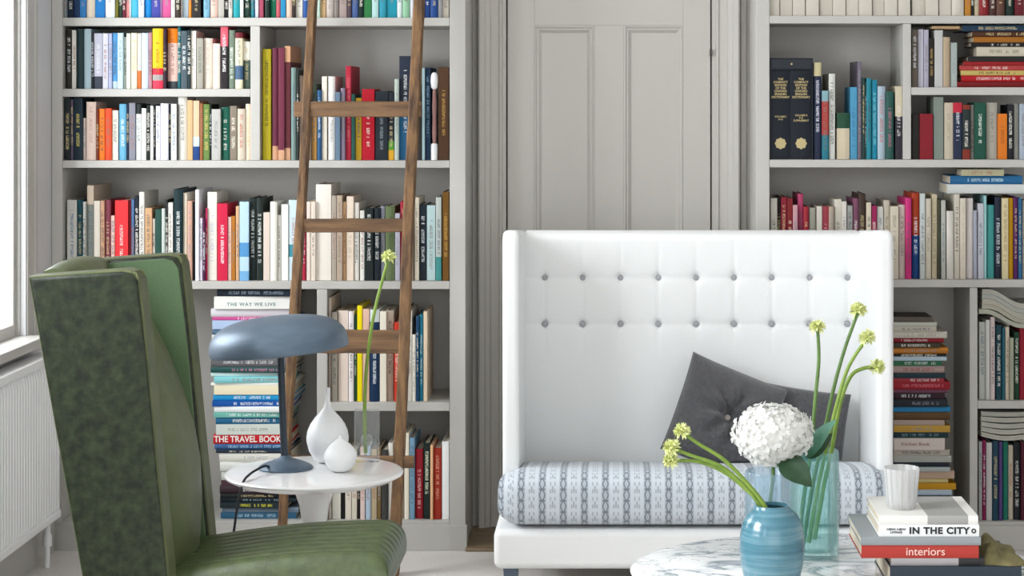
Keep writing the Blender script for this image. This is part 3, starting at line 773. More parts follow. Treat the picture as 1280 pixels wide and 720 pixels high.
# flowers
def bloom_geo(c, r, n, seed, up=Vector((0, 0, 1))):
    rr = random.Random(seed); vs, fs = [], []
    for q in range(n):
        t = (q + 0.5) / n; ph = q * 2.399963
        zc = 1 - 1.6 * t; rad = math.sqrt(max(0, 1 - zc * zc))
        d = Vector((rad * math.cos(ph), rad * math.sin(ph), zc)).normalized()
        d = (d + up * 0.35).normalized()
        a = d.orthogonal().normalized(); b = d.cross(a)
        o = c + d * r * 0.55; s = r * rr.uniform(0.55, 0.75)
        for k in range(6):
            an = 2 * PI * k / 6 + rr.random()
            e = (a * math.cos(an) + b * math.sin(an)); f = d.cross(e)
            base = len(vs)
            vs += [o - d * s * 0.7, o + e * s * 0.42 + f * s * 0.22 + d * s * 0.15, o + e * s * 1.05 + d * s * 0.35, o + e * s * 0.42 - f * s * 0.22 + d * s * 0.15]
            fs.append((base, base + 1, base + 2, base + 3))
        base = len(vs)     # bud at the heart, and its little stalk
        for k in range(4):
            an = 2 * PI * k / 4; vs.append(o + (a * math.cos(an) + b * math.sin(an)) * s * 0.16)
        vs += [o + d * s * 0.55, c - d * r * 0.1]
        for k in range(4): fs += [(base + k, base + (k + 1) % 4, base + 4), (base + (k + 1) % 4, base + k, base + 5)]
    return vs, fs
def flower(label, pts, Y, r_stem, bloom_r, seed, mat, dy=0.0, group=None, nb=13):
    P = [Vector((X(px, Y + dy * i / (len(pts) - 1)), Y + dy * i / (len(pts) - 1), Z(py, Y + dy * i / (len(pts) - 1)))) for i, (px, py) in enumerate(pts)]
    root = empty('flower', label, 'flower', P[0], 0, group)
    keep(tube('stem', P, lambda f: r_stem * (1 - 0.25 * f), mat, None, 9, 7), root)
    vs, fs = bloom_geo(P[-1], bloom_r, nb, seed, (P[-1] - P[-2]).normalized())
    keep(mesh('bloom', vs, fs, M['bloom'], None, 20), root)
    return root
flower('tall yellow-green flower standing alone in the clear block vase', [(457, 566), (456, 540), (456, 500), (459, 450), (467, 395), (478, 350), (486, 322)], 6.06, 0.0062, 0.0256, 4, M['stem'])

# ================================================================== COFFEE TABLE
CX, CY, CZ = X(1050, 5.22), 5.22, 0.40
ct = empty('coffee_table', 'oval white marble pedestal coffee table in front of the settee', 'coffee table', (CX, CY, 0))
lathe('tabletop', [(0, CZ), (0.970, CZ), (0.990, CZ - 0.002), (1.0, CZ - 0.007), (0.995, CZ - 0.014), (0.93, CZ - 0.026), (0, CZ - 0.026)], M['marble'], ct, 128, ex=0.548, ey=0.425)
lathe('pedestal', [(0, CZ - 0.027), (0.16, CZ - 0.027), (0.12, CZ - 0.05), (0.075, CZ - 0.11), (0.055, CZ - 0.18), (0.055, CZ - 0.24), (0.08, CZ - 0.31), (0.16, CZ - 0.365), (0.25, CZ - 0.388), (0.27, CZ - 0.398), (0, CZ - 0.4)], M['gloss_white'], ct, 64, ex=1.25)

o = lathe('vase', [(0, 0.0005), (0.046, 0.0005), (0.060, 0.010), (0.071, 0.035), (0.0785, 0.070), (0.0815, 0.105), (0.0795, 0.140), (0.073, 0.170), (0.062, 0.190), (0.050, 0.200), (0.044, 0.206), (0.0425, 0.212), (0.039, 0.212), (0.040, 0.203), (0.056, 0.188), (0.070, 0.160), (0.076, 0.105), (0.066, 0.035), (0.045, 0.012), (0, 0.010)], M['blue_vase'], None, 72, (X(965, 4.98), 4.98, CZ))
tag(o, 'rounded ribbed blue glass vase nearest the rim of the marble table', 'vase')
o['label'] = 'rounded ribbed blue glass vase standing in front of the paler vases'
def glass_cylinder(label, px, Y, r, h, mat):
    g = lathe('vase', [(0, 0.0005), (r * 0.9, 0.0005), (r * 0.985, 0.004), (r, 0.014), (r, h - 0.004), (r - 0.002, h), (r - 0.0045, h - 0.003), (r - 0.005, 0.022), (r * 0.85, 0.016), (0, 0.016)], mat, None, 72, (X(px, Y), Y, CZ))
    return tag(g, label, 'vase')
glass_cylinder('tall clear aqua glass cylinder vase full of green stems', 1018, 5.36, 0.0655, 0.281, M['aqua'])
glass_cylinder('pale blue fluted glass cylinder vase under the white hydrangea', 960, 5.22, 0.0605, 0.252, M['pale_blue'])
g = 'yellow-green star flowers in the aqua vase'
flower('upright yellow-green flower beside the white hydrangea, shortest of the aqua vase', [(998, 676), (1005, 620), (1014, 562), (1019, 500), (1023.5, 450), (1022, 410)], 5.36, 0.006, 0.0256, 11, M['stem_dark'], 0, g)
flower('highest-reaching yellow-green flower of the aqua vase', [(1004, 680), (1016, 606), (1029, 548), (1041, 490), (1056, 436), (1073, 389)], 5.38, 0.006, 0.0268, 12, M['stem_dark'], 0.01, g)
flower('yellow-green flower just under the highest one in the aqua vase', [(1011, 678), (1022, 612), (1034, 556), (1046, 505), (1061, 458), (1084, 423)], 5.345, 0.006, 0.0256, 13, M['stem'], 0, g)
flower('yellow-green flower bending sideways over the settee wing from the aqua vase', [(1018, 674), (1029, 612), (1040, 560), (1050, 505), (1063, 471), (1079, 460.5), (1096, 459)], 5.365, 0.0065, 0.0244, 14, M['stem'], 0.0, g)
g = 'yellow-green flowers leaning out of the blue vase'
flower('topmost of the yellow-green flowers leaning out of the blue vase', [(966, 662), (955, 631), (932, 602), (904, 574), (872, 554), (853, 540)], 4.966, 0.0058, 0.0232, 21, M['stem'], -0.015, g)
flower('middle one of the yellow-green flowers leaning out of the blue vase', [(968, 664), (951, 633), (931, 608), (901, 583), (866, 570), (840, 560)], 4.98, 0.0058, 0.0244, 22, M['stem'], 0.0, g)
flower('lowest of the yellow-green flowers leaning out of the blue vase', [(970, 666), (957, 636), (934, 613), (905, 590), (872, 577), (839, 576)], 4.994, 0.0058, 0.0232, 23, M['stem'], 0.012, g)
# hydrangea
HC = Vector((X(966, 5.20), 5.20, Z(543, 5.20)))
hy = empty('hydrangea', 'round white hydrangea with dark leaves above the pale blue vase', 'flower', HC)
def hydrangea_head():
    rr = random.Random(5); vs, fs = [], []; n = 230
    core = []
    for q in range(n):
        t = (q + 0.5) / n; zc = 1 - 2 * t; rad = math.sqrt(1 - zc * zc); ph = q * 2.399963
        d = Vector((rad * math.cos(ph), rad * math.sin(ph), zc))
        o = Vector((d.x * 0.094, d.y * 0.088, d.z * 0.072)) * rr.uniform(0.92, 1.11)
        d = (d + Vector((rr.uniform(-.3, .3), rr.uniform(-.3, .3), rr.uniform(-.3, .3)))).normalized()
        a = d.orthogonal().normalized(); b = d.cross(a); s = rr.uniform(0.0125, 0.0165); a0 = rr.random() * 6.28
        for k in range(4):
            an = a0 + PI / 2 * k + rr.uniform(-.12, .12); e = a * math.cos(an) + b * math.sin(an); f = d.cross(e)
            cup = rr.uniform(0.1, 0.5); m0 = len(vs)
            vs += [o, o + e * s * 0.55 + f * s * 0.48 + d * s * cup * .6, o + e * s * 1.0 + f * s * 0.34 + d * s * cup, o + e * s * 1.12 + d * s * cup * 0.8, o + e * s * 1.0 - f * s * 0.34 + d * s * cup, o + e * s * 0.55 - f * s * 0.48 + d * s * cup * .6]
            fs += [(m0, m0 + 1, m0 + 2, m0 + 3), (m0, m0 + 3, m0 + 4, m0 + 5)]
    b0 = len(vs)    # the tight core under the florets
    for i in range(9):
        for j in range(16):
            t = PI * i / 8; p = 2 * PI * j / 16; vs.append(Vector((0.09 * math.sin(t) * math.cos(p), 0.084 * math.sin(t) * math.sin(p), 0.068 * math.cos(t))))
    for i in range(8):
        for j in range(16): fs.append((b0 + i * 16 + j, b0 + i * 16 + (j + 1) % 16, b0 + (i + 1) * 16 + (j + 1) % 16, b0 + (i + 1) * 16 + j))
    return mesh('flower_head', vs, fs, M['hydrangea'], hy, 60)
hydrangea_head()
keep(tube('stem', [HC + Vector((0, 0, -0.05)), Vector((X(966, 5.21), 5.21, 0.63)), Vector((X(958, 5.22), 5.22, 0.52)), Vector((X(950, 5.235), 5.235, 0.43))], 0.005, M['stem_dark']), hy)
def leaf(name, root, base, tip, wide, normal, mat, curl=0.15):
    base, tip, nrm = Vector(base), Vector(tip), Vector(normal).normalized()
    ax = tip - base; ln = ax.length; ax.normalize(); sd = ax.cross(nrm).normalized(); nrm = sd.cross(ax)
    n, m = 12, 6; vs, fs = [], []
    for side in (0, 1):
        for i in range(n + 1):
            f = i / n; w = wide * (math.sin(PI * f ** 0.72) ** 0.85) * (1 if f < 0.995 else 0)
            w = max(w, 0.0006)
            for j in range(m + 1):
                v = -1 + 2 * j / m
                p = base + ax * ln * f + sd * w * v + nrm * (abs(v) * w * 0.22 - curl * ln * (f - 0.5) ** 2 * 2 + 0.0018 * math.sin(f * 26) * abs(v)) - nrm * 0.0012 * side
                vs.append(p)
    k = (n + 1) * (m + 1)
    for i in range(n):
        for j in range(m):
            q = (i * (m + 1) + j, i * (m + 1) + j + 1, (i + 1) * (m + 1) + j + 1, (i + 1) * (m + 1) + j)
            fs.append(q); fs.append(tuple(k + t for t in q[::-1]))
    return keep(mesh(name, vs, fs, mat, None, 60), root)
def pt(px, py, Y): return (X(px, Y), Y, Z(py, Y))
leaf('leaf', hy, pt(977, 572, 5.15), pt(1015, 607, 5.10), 0.036, (0.15, -1, 0.35), M['leaf'])
leaf('leaf', hy, pt(1003, 572, 5.22), pt(1042, 524, 5.20), 0.022, (-0.5, -1, 0.2), M['leaf_pale'], 0.3)
leaf('leaf', hy, pt(1008, 572, 5.26), pt(1041, 541, 5.28), 0.02, (0.3, -1, 0.6), M['leaf'], 0.2)
leaf('leaf', hy, pt(972, 575, 5.18), pt(985, 588, 5.14), 0.012, (0, -1, 0.3), M['stem_dark'], 0.2)

# ================================================================== BOOKS
# One line per row: x0 x1 top colour [tHEX lettering] [/a-b:HEX band] in the units of its own (scale, offset) frame.
ROWS = {}
def seg(key, scale, ox, oy, data):
    out = ROWS.setdefault(key, [])
    for item in data.replace('\n', ' ').split(';'):
        tk = item.split()
        if not tk: continue
        x0, x1 = ox + float(tk[0]) / scale, ox + float(tk[1]) / scale
        y = None if tk[2] == '*' else oy + float(tk[2]) / scale
        d = dict(x0=x0, x1=x1, y=y, col=tk[3], bands=[], ink=None, plain=False)
        for t in tk[4:]:
            if t[0] == 't': d['ink'] = t[1:]
            elif t == 'n': d['plain'] = True
            elif t[0] == '/':
                r, c = t[1:].split(':'); a, b = r.split('-')
                d['bands'].append((oy + float(a) / scale, oy + float(b) / scale, c))
        out.append(d)
S1 = 1280 / 260
seg('L1', S1, 70, 0, '''46 66 * 8f969a; 68 110 * 0d2a44; 111 145 * 123d66; 146 184 * 2f7fb8; 186 239 * e4d8c6; 241 300 * 0f86c9; 302 360 * e8edf2; 363 384 * 7d7a2a; 386 409 * 2c4a35; 410 425 * 7c2b48;
426 449 * e59a9a; 450 461 * eee9e4; 462 505 * 58b9d6; 507 540 * dfe5f2; 542 585 * 0b8fd0; 587 640 * 4a4fa5; 641 655 * 9a6fa0; 656 705 * cf5f97; 707 731 * efece6; 733 765 * 40352b; 766 776 * e6e3de; 778 815 * a9bcc8; 816 834 * d9923a;
836 891 * 2a2526; 906 945 * 86b7cf; 947 995 * dcc0b4; 997 1034 * b9b5ae; 1036 1060 * 1c1c20; 1061 1085 * c9c6c0; 1087 1130 * 2aa5ad; 1132 1152 * e6e6e2; 1156 1195 * 22463c; 1197 1220 * 2f8a96; 1222 1250 * 24618f; 1252 1277 * a55068''')
S2 = 1280 / 280
seg('L1', S2, 310, 0, '''41 60 * c9cdd6; 62 94 * 9d4a58; 96 125 * 10302a; 127 160 * 1f8a6a; 161 185 * c0606a; 186 215 * 2a8fb9; 216 250 * dcc3b3; 251 271 * 3a2a28; 273 312 * e8e4da; 314 346 * 2e5f9e; 348 383 * 6f7a86; 385 411 * cfe6d8; 413 445 * e2c398; 447 489 * c4b9b2;
491 520 * 8c8580; 522 564 * b5a5a2; 566 590 * 6a5a66; 592 630 * 5f79ae; 632 660 * 0e3530; 662 704 * 3a8a52; 706 745 * bfe0df; 747 789 * 3ca3b8; 791 850 * 179aae; 852 880 * d9e6e4; 882 924 * 9cc6a8; 926 960 * cfd0d6; 962 1008 * 7a6a60; 1010 1040 * 1f4c8a; 1042 1085 * 2a5596; 1087 1109 * 9a9a9c; 1111 1148 * e1dbcf''')
seg('L2', S1, 70, 0, '''60 97 180 3a3630; 98 125 185 e8e6df; 127 170 178 1f3a40; 172 215 178 a9bcc4; 216 230 200 2b3034; 232 285 205 cfd0de /470-545:4a5260 tffffff; 287 320 205 d7d8e4; 322 344 205 b9bfdc; 345 377 203 5ea3d4 /500-545:c9dbe8; 378 411 203 c9e2ec; 413 432 200 dfe2da /200-228:2c2e30;
433 457 205 e3e8dd; 459 497 203 efe6d3 td8b06a; 498 524 205 f0e7d6 /435-545:e0803e; 526 567 203 cfe0f2; 569 590 200 b98e96; 592 658 175 f0c419 /420-460:e0304f /460-495:a8a5a2 /495-545:e0435f t8a5a10; 660 679 180 3b2236; 681 748 175 efc9bd /175-265:ef8a12 /500-545:4a5258 t3a2f38; 749 767 165 1e6f78;
769 807 190 54646c te9eeee; 809 828 185 14343a; 829 862 190 e9e2d6; 865 904 235 aaa79d t5a6a5c; 906 962 235 ddd3c7 tb09a90; 965 1009 268 e7dcd2 n; 1012 1058 165 2a2226 /165-285:d06070 tf2eeee; 1060 1100 185 7d8c7e te2e6dc; 1102 1147 200 e6dfc4 /200-235:7a2a34 /405-490:4a6a8a; 1149 1194 255 5f6f66 /255-370:eeece4''')
seg('L3', S1, 70, 110, '''42 89 62 1d2a2c; 90 104 70 6a5f74; 106 164 62 12303f td6c56a; 166 184 185 c9bcb4; 185 245 85 dcc8bc tb08a80; 247 262 130 7f3a28; 263 299 128 f08a2a; 300 341 125 e2603a; 343 382 138 ebe8da; 388 432 98 79b9d8 tf4f4ee; 434 447 100 1f3050; 449 488 92 8f909c; 490 524 98 dcdedc /98-160:2c3634; 526 554 125 eef0ea n;
557 577 105 1b2824; 579 597 110 e8e8e2; 599 611 100 23282c; 613 640 110 e5e4ee; 641 690 95 e4e2f0 tc0b8d8; 692 705 100 23282c; 707 741 98 dcdfe0; 742 749 102 2a3030; 750 806 55 d9d8d2 t4a4f50; 808 841 75 d0b48a n; 843 882 78 f0c0a2 /300-360:c8d8ee /360-440:1d4d8a n; 885 904 95 9c6a3e; 906 944 100 6f8a4a td2b870; 946 955 100 242a22;
957 1012 130 bdbcb8 t7a7a78; 1015 1067 118 1f6a5a; 1070 1112 110 8f8578 te0dcd0; 1115 1165 128 cdc3b4 tb05a4a; 1167 1197 98 f3d9c0 tc9a07a''')
seg('M', 4, 310, 40, '''62 114 85 cfc23a t3a3a20; 121 150 80 6e2f48 /570-640:c9a083 n; 151 182 78 74334a /590-640:c9a083 n; 183 212 70 6a3038 /70-150:c9a080 /580-640:c9a083 n; 215 240 178 7f9490; 242 254 190 2c3634; 256 272 218 a59488; 273 292 290 cfc4b0; 294 317 300 8a7a68; 319 344 260 b98f52 /260-350:3a4638; 346 367 290 2f5f86; 369 395 222 e2dccf n; 401 435 222 dedcd8 t9a9a98; 437 461 300 6b7f92;
463 486 280 8a7f92; 488 515 170 b02a45 tcf6a78; 517 536 310 2a5a50; 538 568 330 dcbc3c; 570 632 285 b80f2f; 636 699 295 26303a /380-425:a86078 t8a96a0; 701 730 300 2b333c /545-590:5f9a3a /590-640:d8a93a; 732 754 235 b9c4bc; 756 817 120 2b3648 /380-640:2a6f96 te8eaee; 819 868 260 4a4440; 870 884 180 9fb6ba; 886 912 178 22405a t7fa0b4; 952 1004 175 5a3f28 tb8924a''')
seg('L4', 4.5, 70, 210, '''62 117 180 d0cfca t4a6a90; 119 149 180 1e5560; 151 166 190 c4c6c2; 171 211 98 cdbfae /205-640:8a9088; 213 248 185 e2dcd0 n; 249 271 185 cfa98e; 273 307 180 8a4a58; 309 329 268 ecc9bd; 331 405 182 e23d44 tf6e4e0; 408 421 185 8c2030; 423 441 175 5f7fa6; 443 465 158 1f2a3a; 467 496 135 e6e3dc; 500 539 225 d0ab86; 541 556 285 ebe4da; 558 591 232 2f5a50; 593 614 228 c4cdc8; 616 628 180 2a3030;
629 657 195 eceae2; 661 712 120 15373c te8ecec; 714 736 140 e8e0cf n; 738 765 185 d3ab98; 767 781 190 262a2c; 783 804 122 e9eaf0 n; 806 824 282 e6e0ec; 826 839 290 5a2350; 840 850 225 c52a68; 852 905 135 e3e2d8 ta8b4c8; 907 964 200 cf2450 tf8e8ee; 966 985 275 e8cfc6; 986 1009 270 b57a2a; 1011 1030 215 d8b08c; 1032 1084 190 bcd6e6 /420-500:5f9ccc /580-640:7fb2d8''')
seg('L4', 4.5, 310, 210, '''6 44 170 20312f te0e4e0; 46 84 170 25332f te0e4e0; 86 122 250 dacdc4 n; 124 162 190 efeee6 n; 164 185 265 e8e6de; 187 226 205 f0efea n; 228 282 180 cfe0e6 /430-500:4f9aa8; 284 303 200 b8b0a4; 305 325 200 b02a48; 327 352 190 e6dcd2; 354 379 190 e2d8cc; 381 468 92 ebe5dc n; 470 497 155 b5aca2; 499 530 155 b8a898 t7a6a5c; 532 552 190 e2bf98; 554 594 160 e3d5c5 tb8a898; 596 625 195 e6e2da; 630 655 240 e6e6de; 657 704 225 20302e te6e8e4; 706 745 225 1c2a36 te6e8e4;
747 770 215 a5a8b6; 772 825 215 6f7f5a t4a5a3c; 827 854 255 bfbecb; 856 889 190 b02c4a; 891 932 200 8a7f74; 937 962 165 d8cfbf; 964 1004 205 1d2d38 tdfe4e6; 1006 1054 210 b9cfd0; 1056 1088 165 c3cac6 /500-640:4f9a98; 1094 1134 135 7f5c22 tc8a050''')
seg('R5', 4.982, 390, 350, '''74 119 110 d3c3b6 n; 121 158 200 9a9489; 163 225 190 dccfc4 n; 227 259 195 ddd8d8; 261 279 220 2a5a40 te0e4da; 281 312 160 e6d400 n; 314 357 180 d9b9a6 n; 360 419 185 12375a /185-262:cdd5d4 te0e8ee; 422 462 195 e6e0d2 n; 464 508 190 b8ac9e; 511 545 265 c8442e tf0d8cc; 547 561 200 ddd2c0; 563 593 180 2f6a55 /540-645:1e2a28 tdde6da; 596 622 190 d3cec4; 624 645 340 dcd8ce t8a8a86; 646 667 225 1e4a6a; 669 691 215 2a7f96 tc0dce0; 694 718 195 d9c7b0 n''')
seg('R6', 4, 380, 500, '''119 138 250 d8cfc2; 141 183 240 d9d6cc n; 186 204 260 201f20; 206 236 240 d9d2c6; 238 264 245 cfcabc; 266 279 250 3a3c3e; 281 304 235 d8c6c0; 306 334 228 b3c4d3; 336 364 245 b9ab90; 366 385 240 7f6a45; 387 418 250 4a4a48 n; 421 444 215 e0ddd6 n; 446 498 210 a89c8c; 501 525 165 e6e0d0 n; 527 553 190 7fa3ba; 556 596 245 96202f td8b0a8; 598 630 215 1c2f2c te0e4cc; 631 645 225 e3b993; 647 687 240 a53c2c td89a80; 690 726 208 e9e9ea n''')
SR = 1280 / 340
seg('RT', SR, 940, 0, '''82 130 * cfcac0 n; 132 190 * cfcac0 n; 192 250 * cfcac0 n; 254 315 * cfcac0 n; 318 378 * cfcac0 n; 381 441 * cfcac0 n; 443 500 * cfcac0 n; 502 565 * cfcac0 n; 567 621 * cfcac0 n; 624 684 * cfcac0 n; 687 745 * cfcac0 n; 753 815 * cfcac0 n; 818 877 * cfcac0 n; 880 937 * cfcac0 n; 940 998 * cfcac0 n;
1001 1030 * c08a3a; 1032 1044 * 24201e; 1046 1069 * cfc4a8; 1071 1114 * 8f2a30; 1116 1150 * 5a3a36; 1152 1190 * 6a4a40; 1192 1235 * 243c34; 1237 1280 * 6f2430''')
seg('RL', 4.5, 940, 60, '''348 390 82 2a3550 /85-158:cfc6a0 te2e4ee; 393 430 240 8fb0b8 /300-490:b04a46 /490-622:2f7f8f; 433 468 145 d8dad4 t30363c; 477 550 365 d6cbb4 /372-452:2f5a44 n; 553 592 220 5a9fc0 t3a6a98; 595 618 75 77707c; 620 635 165 2a4a48; 637 643 190 3a6a6a; 645 672 170 2a8a9a; 674 705 180 1f8fa8 t7fc4d0; 707 751 215 a9b9c4 tb05a4a; 754 798 245 2f5f58 tb06a80; 806 847 215 3a3540 /215-385:cfc6b0 tdcd8d4''')
seg('RU', 3.6, 1120, 20, '''71 97 60 6a6058; 99 124 60 c9c9d4 n; 126 147 62 bcb9c9; 149 171 100 2a2520 tb0925a; 173 211 64 c3c4c2 n; 213 244 95 b5a48c n; 246 275 120 a9b2b0''')
seg('RM', 3.6, 1120, 20, '''73 104 440 26211f; 106 166 440 8f2030 n; 169 214 364 8a948c n; 217 257 390 c9c0ae ta89880; 259 297 390 2a3650 /390-435:c0304a tdcdfe6; 299 334 400 2c3a3a /400-420:8a3a2a /600-640:8a3a2a; 336 351 400 9a9a94; 353 404 390 1f5a4a tdce4dc; 407 456 390 b5b2a8 t7a786e; 458 500 440 d9822a t8a4a18; 502 529 400 1d2028; 531 553 395 8f8f88; 556 590 395 a9b4c0''')
seg('R4', SR, 940, 200, '''87 119 180 b5b3a8; 121 135 175 2a1c20; 136 164 175 8f2038; 166 192 180 8a2a30; 193 215 212 c9a0a8; 216 242 160 b04a70; 243 267 220 a53040; 269 300 225 a9a89c; 303 330 218 d6d2c8 n; 332 361 220 a54a58 td8a8a8; 363 387 220 b5a696; 389 422 185 d2cec2 t4a4a48; 423 445 195 d6d2cc t8a8a8a; 447 474 215 b0b2b0; 476 501 182 8a5a72; 503 535 160 4a3830; 538 561 200 d3c9b8; 563 587 215 a02860; 589 618 220 d0d0ca; 620 649 190 c4bcae t8a806e;
652 690 218 d0c8b8 t8a8476; 692 721 212 cfc2bc t6a6058; 723 751 180 c83a80; 753 788 155 a5401c /355-565:0e4a82 te2e8ee; 791 815 158 c4cac8; 817 844 182 cdc6b6 t8a8270; 846 871 162 cbc0a6 t8a8060; 873 889 185 4a4c3c; 891 911 190 b5b8b0; 916 949 240 d2cec6 n; 951 977 160 c6c1b4; 979 1007 180 d0c8ba tb8ac9c; 1010 1041 180 d6d0ce n; 1043 1060 238 a5a8b4; 1063 1091 205 c0c2c9; 1093 1104 168 9ac4c4; 1106 1140 212 4a9a98 n; 1143 1174 175 1f2a40; 1177 1207 180 cfc4a0 t8a7a5a; 1209 1229 180 d9ac1a n; 1231 1251 175 5a1f5f; 1253 1270 180 2f6f96; 1272 1300 190 9a9890''')
seg('RLB', 4, 1080, 340, '''576 607 250 b9bcb6; 609 631 240 d0d0cc n; 633 655 225 cfc2c0; 660 689 265 1f4a55; 691 705 280 2a6a78; 707 727 275 cfc6b4; 729 749 330 a9ab98; 751 777 300 1f4a34; 779 805 280 9a2038''')
seg('RLL', 3.275, 1080, 500, '''470 484 170 a5a6a4; 486 499 165 8f1f5a; 501 525 175 c4c2c0 n; 527 551 168 1f4a5c; 553 567 172 5f4a80; 569 589 170 1f7a6a; 591 611 185 c0b8a8; 613 640 175 20242a tdcdcd8; 642 660 172 5a1f34''')
# flat piles: y0 y1 x0 x1 colour
PILES = {}
def pile(key, scale, ox, oy, data):
    out = PILES.setdefault(key, [])
    for item in data.replace('\n', ' ').split(';'):
        tk = item.split()
        if not tk: continue
        d = dict(ya=oy + float(tk[0]) / scale, yb=oy + float(tk[1]) / scale, x0=ox + float(tk[2]) / scale, x1=ox + float(tk[3]) / scale, col=tk[4], bands=[], ink=None, plain=False)
        for t in tk[5:]:
            if t[0] == 't': d['ink'] = t[1:]
            elif t == 'n': d['plain'] = True
        out.append(d)
ZS = 762 / 180
pile('PL', ZS, 230, 350, '''58 96 175 572 232f3e t8a9aa8; 97 163 160 578 e6e6e2 n; 164 206 140 574 d3d2d6 n; 207 224 148 572 c45b94 te8c8d8; 225 270 150 585 b0c2dc n; 271 300 150 560 5f7a90; 301 345 146 575 cfd0cc; 346 378 140 580 9aa0a8; 379 400 148 570 e0dcd4; 401 420 136 585 8a4a70; 421 471 140 570 6f6f72 tcfcfd2; 472 500 140 560 2a5a58 tc07a9a; 501 521 140 575 cfe3e2 n; 522 555 160 565 8ccdd2; 556 569 140 575 e6e6e0 n; 570 617 158 572 e6dfc4 n; 618 649 152 576 2a9ccf te0eef4; 650 680 150 580 155fa8 te6eef6''')
pile('PL', 4, 230, 500, '''42 70 150 520 e5e9ea; 71 97 148 530 79b9ae te6f2ee; 98 131 158 524 2a6f93; 132 183 160 518 cfd5cf t8a9a90; 184 229 146 530 c8232f n; 230 257 152 524 4a6f9a t9fc4dc; 258 273 160 520 27384a; 274 318 176 528 dcdcd4 ta0a8b0; 319 364 180 520 dfe0dc n; 365 411 186 530 cfd1cc n; 412 439 184 526 5a3f48 ta08a90; 440 480 176 520 43333a; 481 501 180 530 25282c; 502 520 178 560 1c2c33 t8aa0a8; 521 549 180 520 26353c td6d43a; 550 573 188 570 7a8a9a; 574 603 182 560 3a6a86 ta8c4d4''')
pile('RUP', 3.6, 1120, 20, '''42 68 300 600 1f3f58; 69 94 345 620 5a3a28; 95 119 350 590 a5702a; 120 139 340 610 221f20 td8d4c8; 140 181 364 600 c9c2b2 t4a4a44; 182 205 325 620 2a2826; 206 221 304 610 9a2028; 222 245 288 590 b04a4a te0c8c0; 246 267 292 605 c4b070 t2f2a24; 268 295 295 615 b01e28 te8c8c8; 296 319 275 610 7f1c20 n''')
pile('R4P', SR, 940, 200, '''36 66 985 1185 b8b498; 67 106 935 1275 2f6f9a tb8d4dc; 107 150 920 1290 cfd2d0 n''')
pile('RS', 4, 1080, 340, '''236 261 148 345 6a625a n; 262 281 148 366 c9c9c0 n; 282 308 148 362 c6c0b2; 309 340 148 416 cfcbc0 t9a9488; 341 363 148 400 8f2030 te0d0d0; 364 388 148 380 4a4434; 389 418 148 422 c98a3a; 419 431 148 410 2a2422; 432 452 148 412 b9cad6 n; 453 480 148 390 3a7a5a; 481 516 148 404 b5a09c t9a3a44; 517 541 148 408 1f3f4a; 542 559 148 402 a53a44 tdcd0d0; 560 598 148 432 a01c30 tc86a74; 599 613 148 420 7a4a60; 614 645 148 405 3a1f2c; 646 684 148 418 232b36 t8a909a; 685 708 148 434 2a8ab9 n''')
pile('RS', 3.275, 1080, 500, '''58 90 122 352 6a5030 n; 91 111 122 330 b5a59c n; 112 139 122 352 c4a04a; 140 163 122 345 1f3f48 t7a9aa0; 164 211 122 330 d9cfc8 n; 212 235 122 350 b9b2a8; 236 262 122 358 b5b6b0 n; 263 281 122 350 2a3440; 282 299 122 352 b4bcbc n; 300 331 122 372 c9b09c; 332 347 122 345 cfc08a; 348 373 122 376 c99a1a n; 374 397 122 360 b9c8d4 n; 398 424 122 350 3a4a5a; 425 455 122 365 9a8a7a; 456 496 122 352 6a6f74''')

SHELF = {'L1': 22, 'L2': 111, 'L3': 200.5, 'M': 200.5, 'L4': 351.5, 'R5': 503, 'R6': 651, 'RT': 19.5, 'RL': 199.5, 'RU': 109, 'RM': 199.5, 'R4': 349.5, 'RLB': 501, 'RLL': 652}
# where: (start of the count, place) ; group
WHERE = {'L1': ('from the window', 'on top shelf behind the ladder'), 'L2': ('from the window', 'on upper short window-side shelf'), 'L3': ('from the window', 'on lower short window-side shelf'),
         'M': ('from the shelf divider', 'behind the uppermost rung'), 'L4': ('from the window', 'on long shelf behind chair'), 'R5': ('from the divider', 'on shelf above side table'),
         'R6': ('from the divider', 'on bottom shelf behind side table'), 'RT': ('from the door', 'on top shelf beyond door'), 'RL': ('from the door', 'on shelf of the boxed dictionary'),
         'RU': ('from the divider', 'on shelf of the red-book pile'), 'RM': ('from the divider', 'on shelf below the red-book pile'), 'R4': ('from the door', 'on long shelf behind settee'),
         'RLB': ('from the divider', 'under the upper draped magazines'), 'RLL': ('from the divider', 'under the lower draped magazines'),
         'PL': ('down', 'in the pile behind the lamp'), 'RUP': ('down', 'in the pile with red books'), 'R4P': ('down', 'lying above the settee shelf books'), 'RS': ('down', 'in the tall pile beside settee')}
GROUP = {'L1': 'books on the top shelf behind the ladder', 'L2': 'books on the upper short shelf', 'L3': 'books on the lower short shelf', 'M': 'books behind the uppermost rung', 'L4': 'books on the long shelf behind the chair', 'R5': 'books on the shelf above the side table',
         'R6': 'books on the bottom shelf behind the side table', 'RT': 'matching pale volumes and books on the top shelf', 'RL': 'books beside the boxed dictionary', 'RU': 'books beside the red pile', 'RM': 'books below the red pile', 'R4': 'books on the long shelf behind the settee',
         'RLB': 'books under the upper magazines', 'RLL': 'books under the lower magazines', 'PL': 'books piled behind the lamp', 'RUP': 'books piled on the right bookcase', 'R4P': 'books lying on the upright books', 'RS': 'books piled beside the settee'}
import colorsys
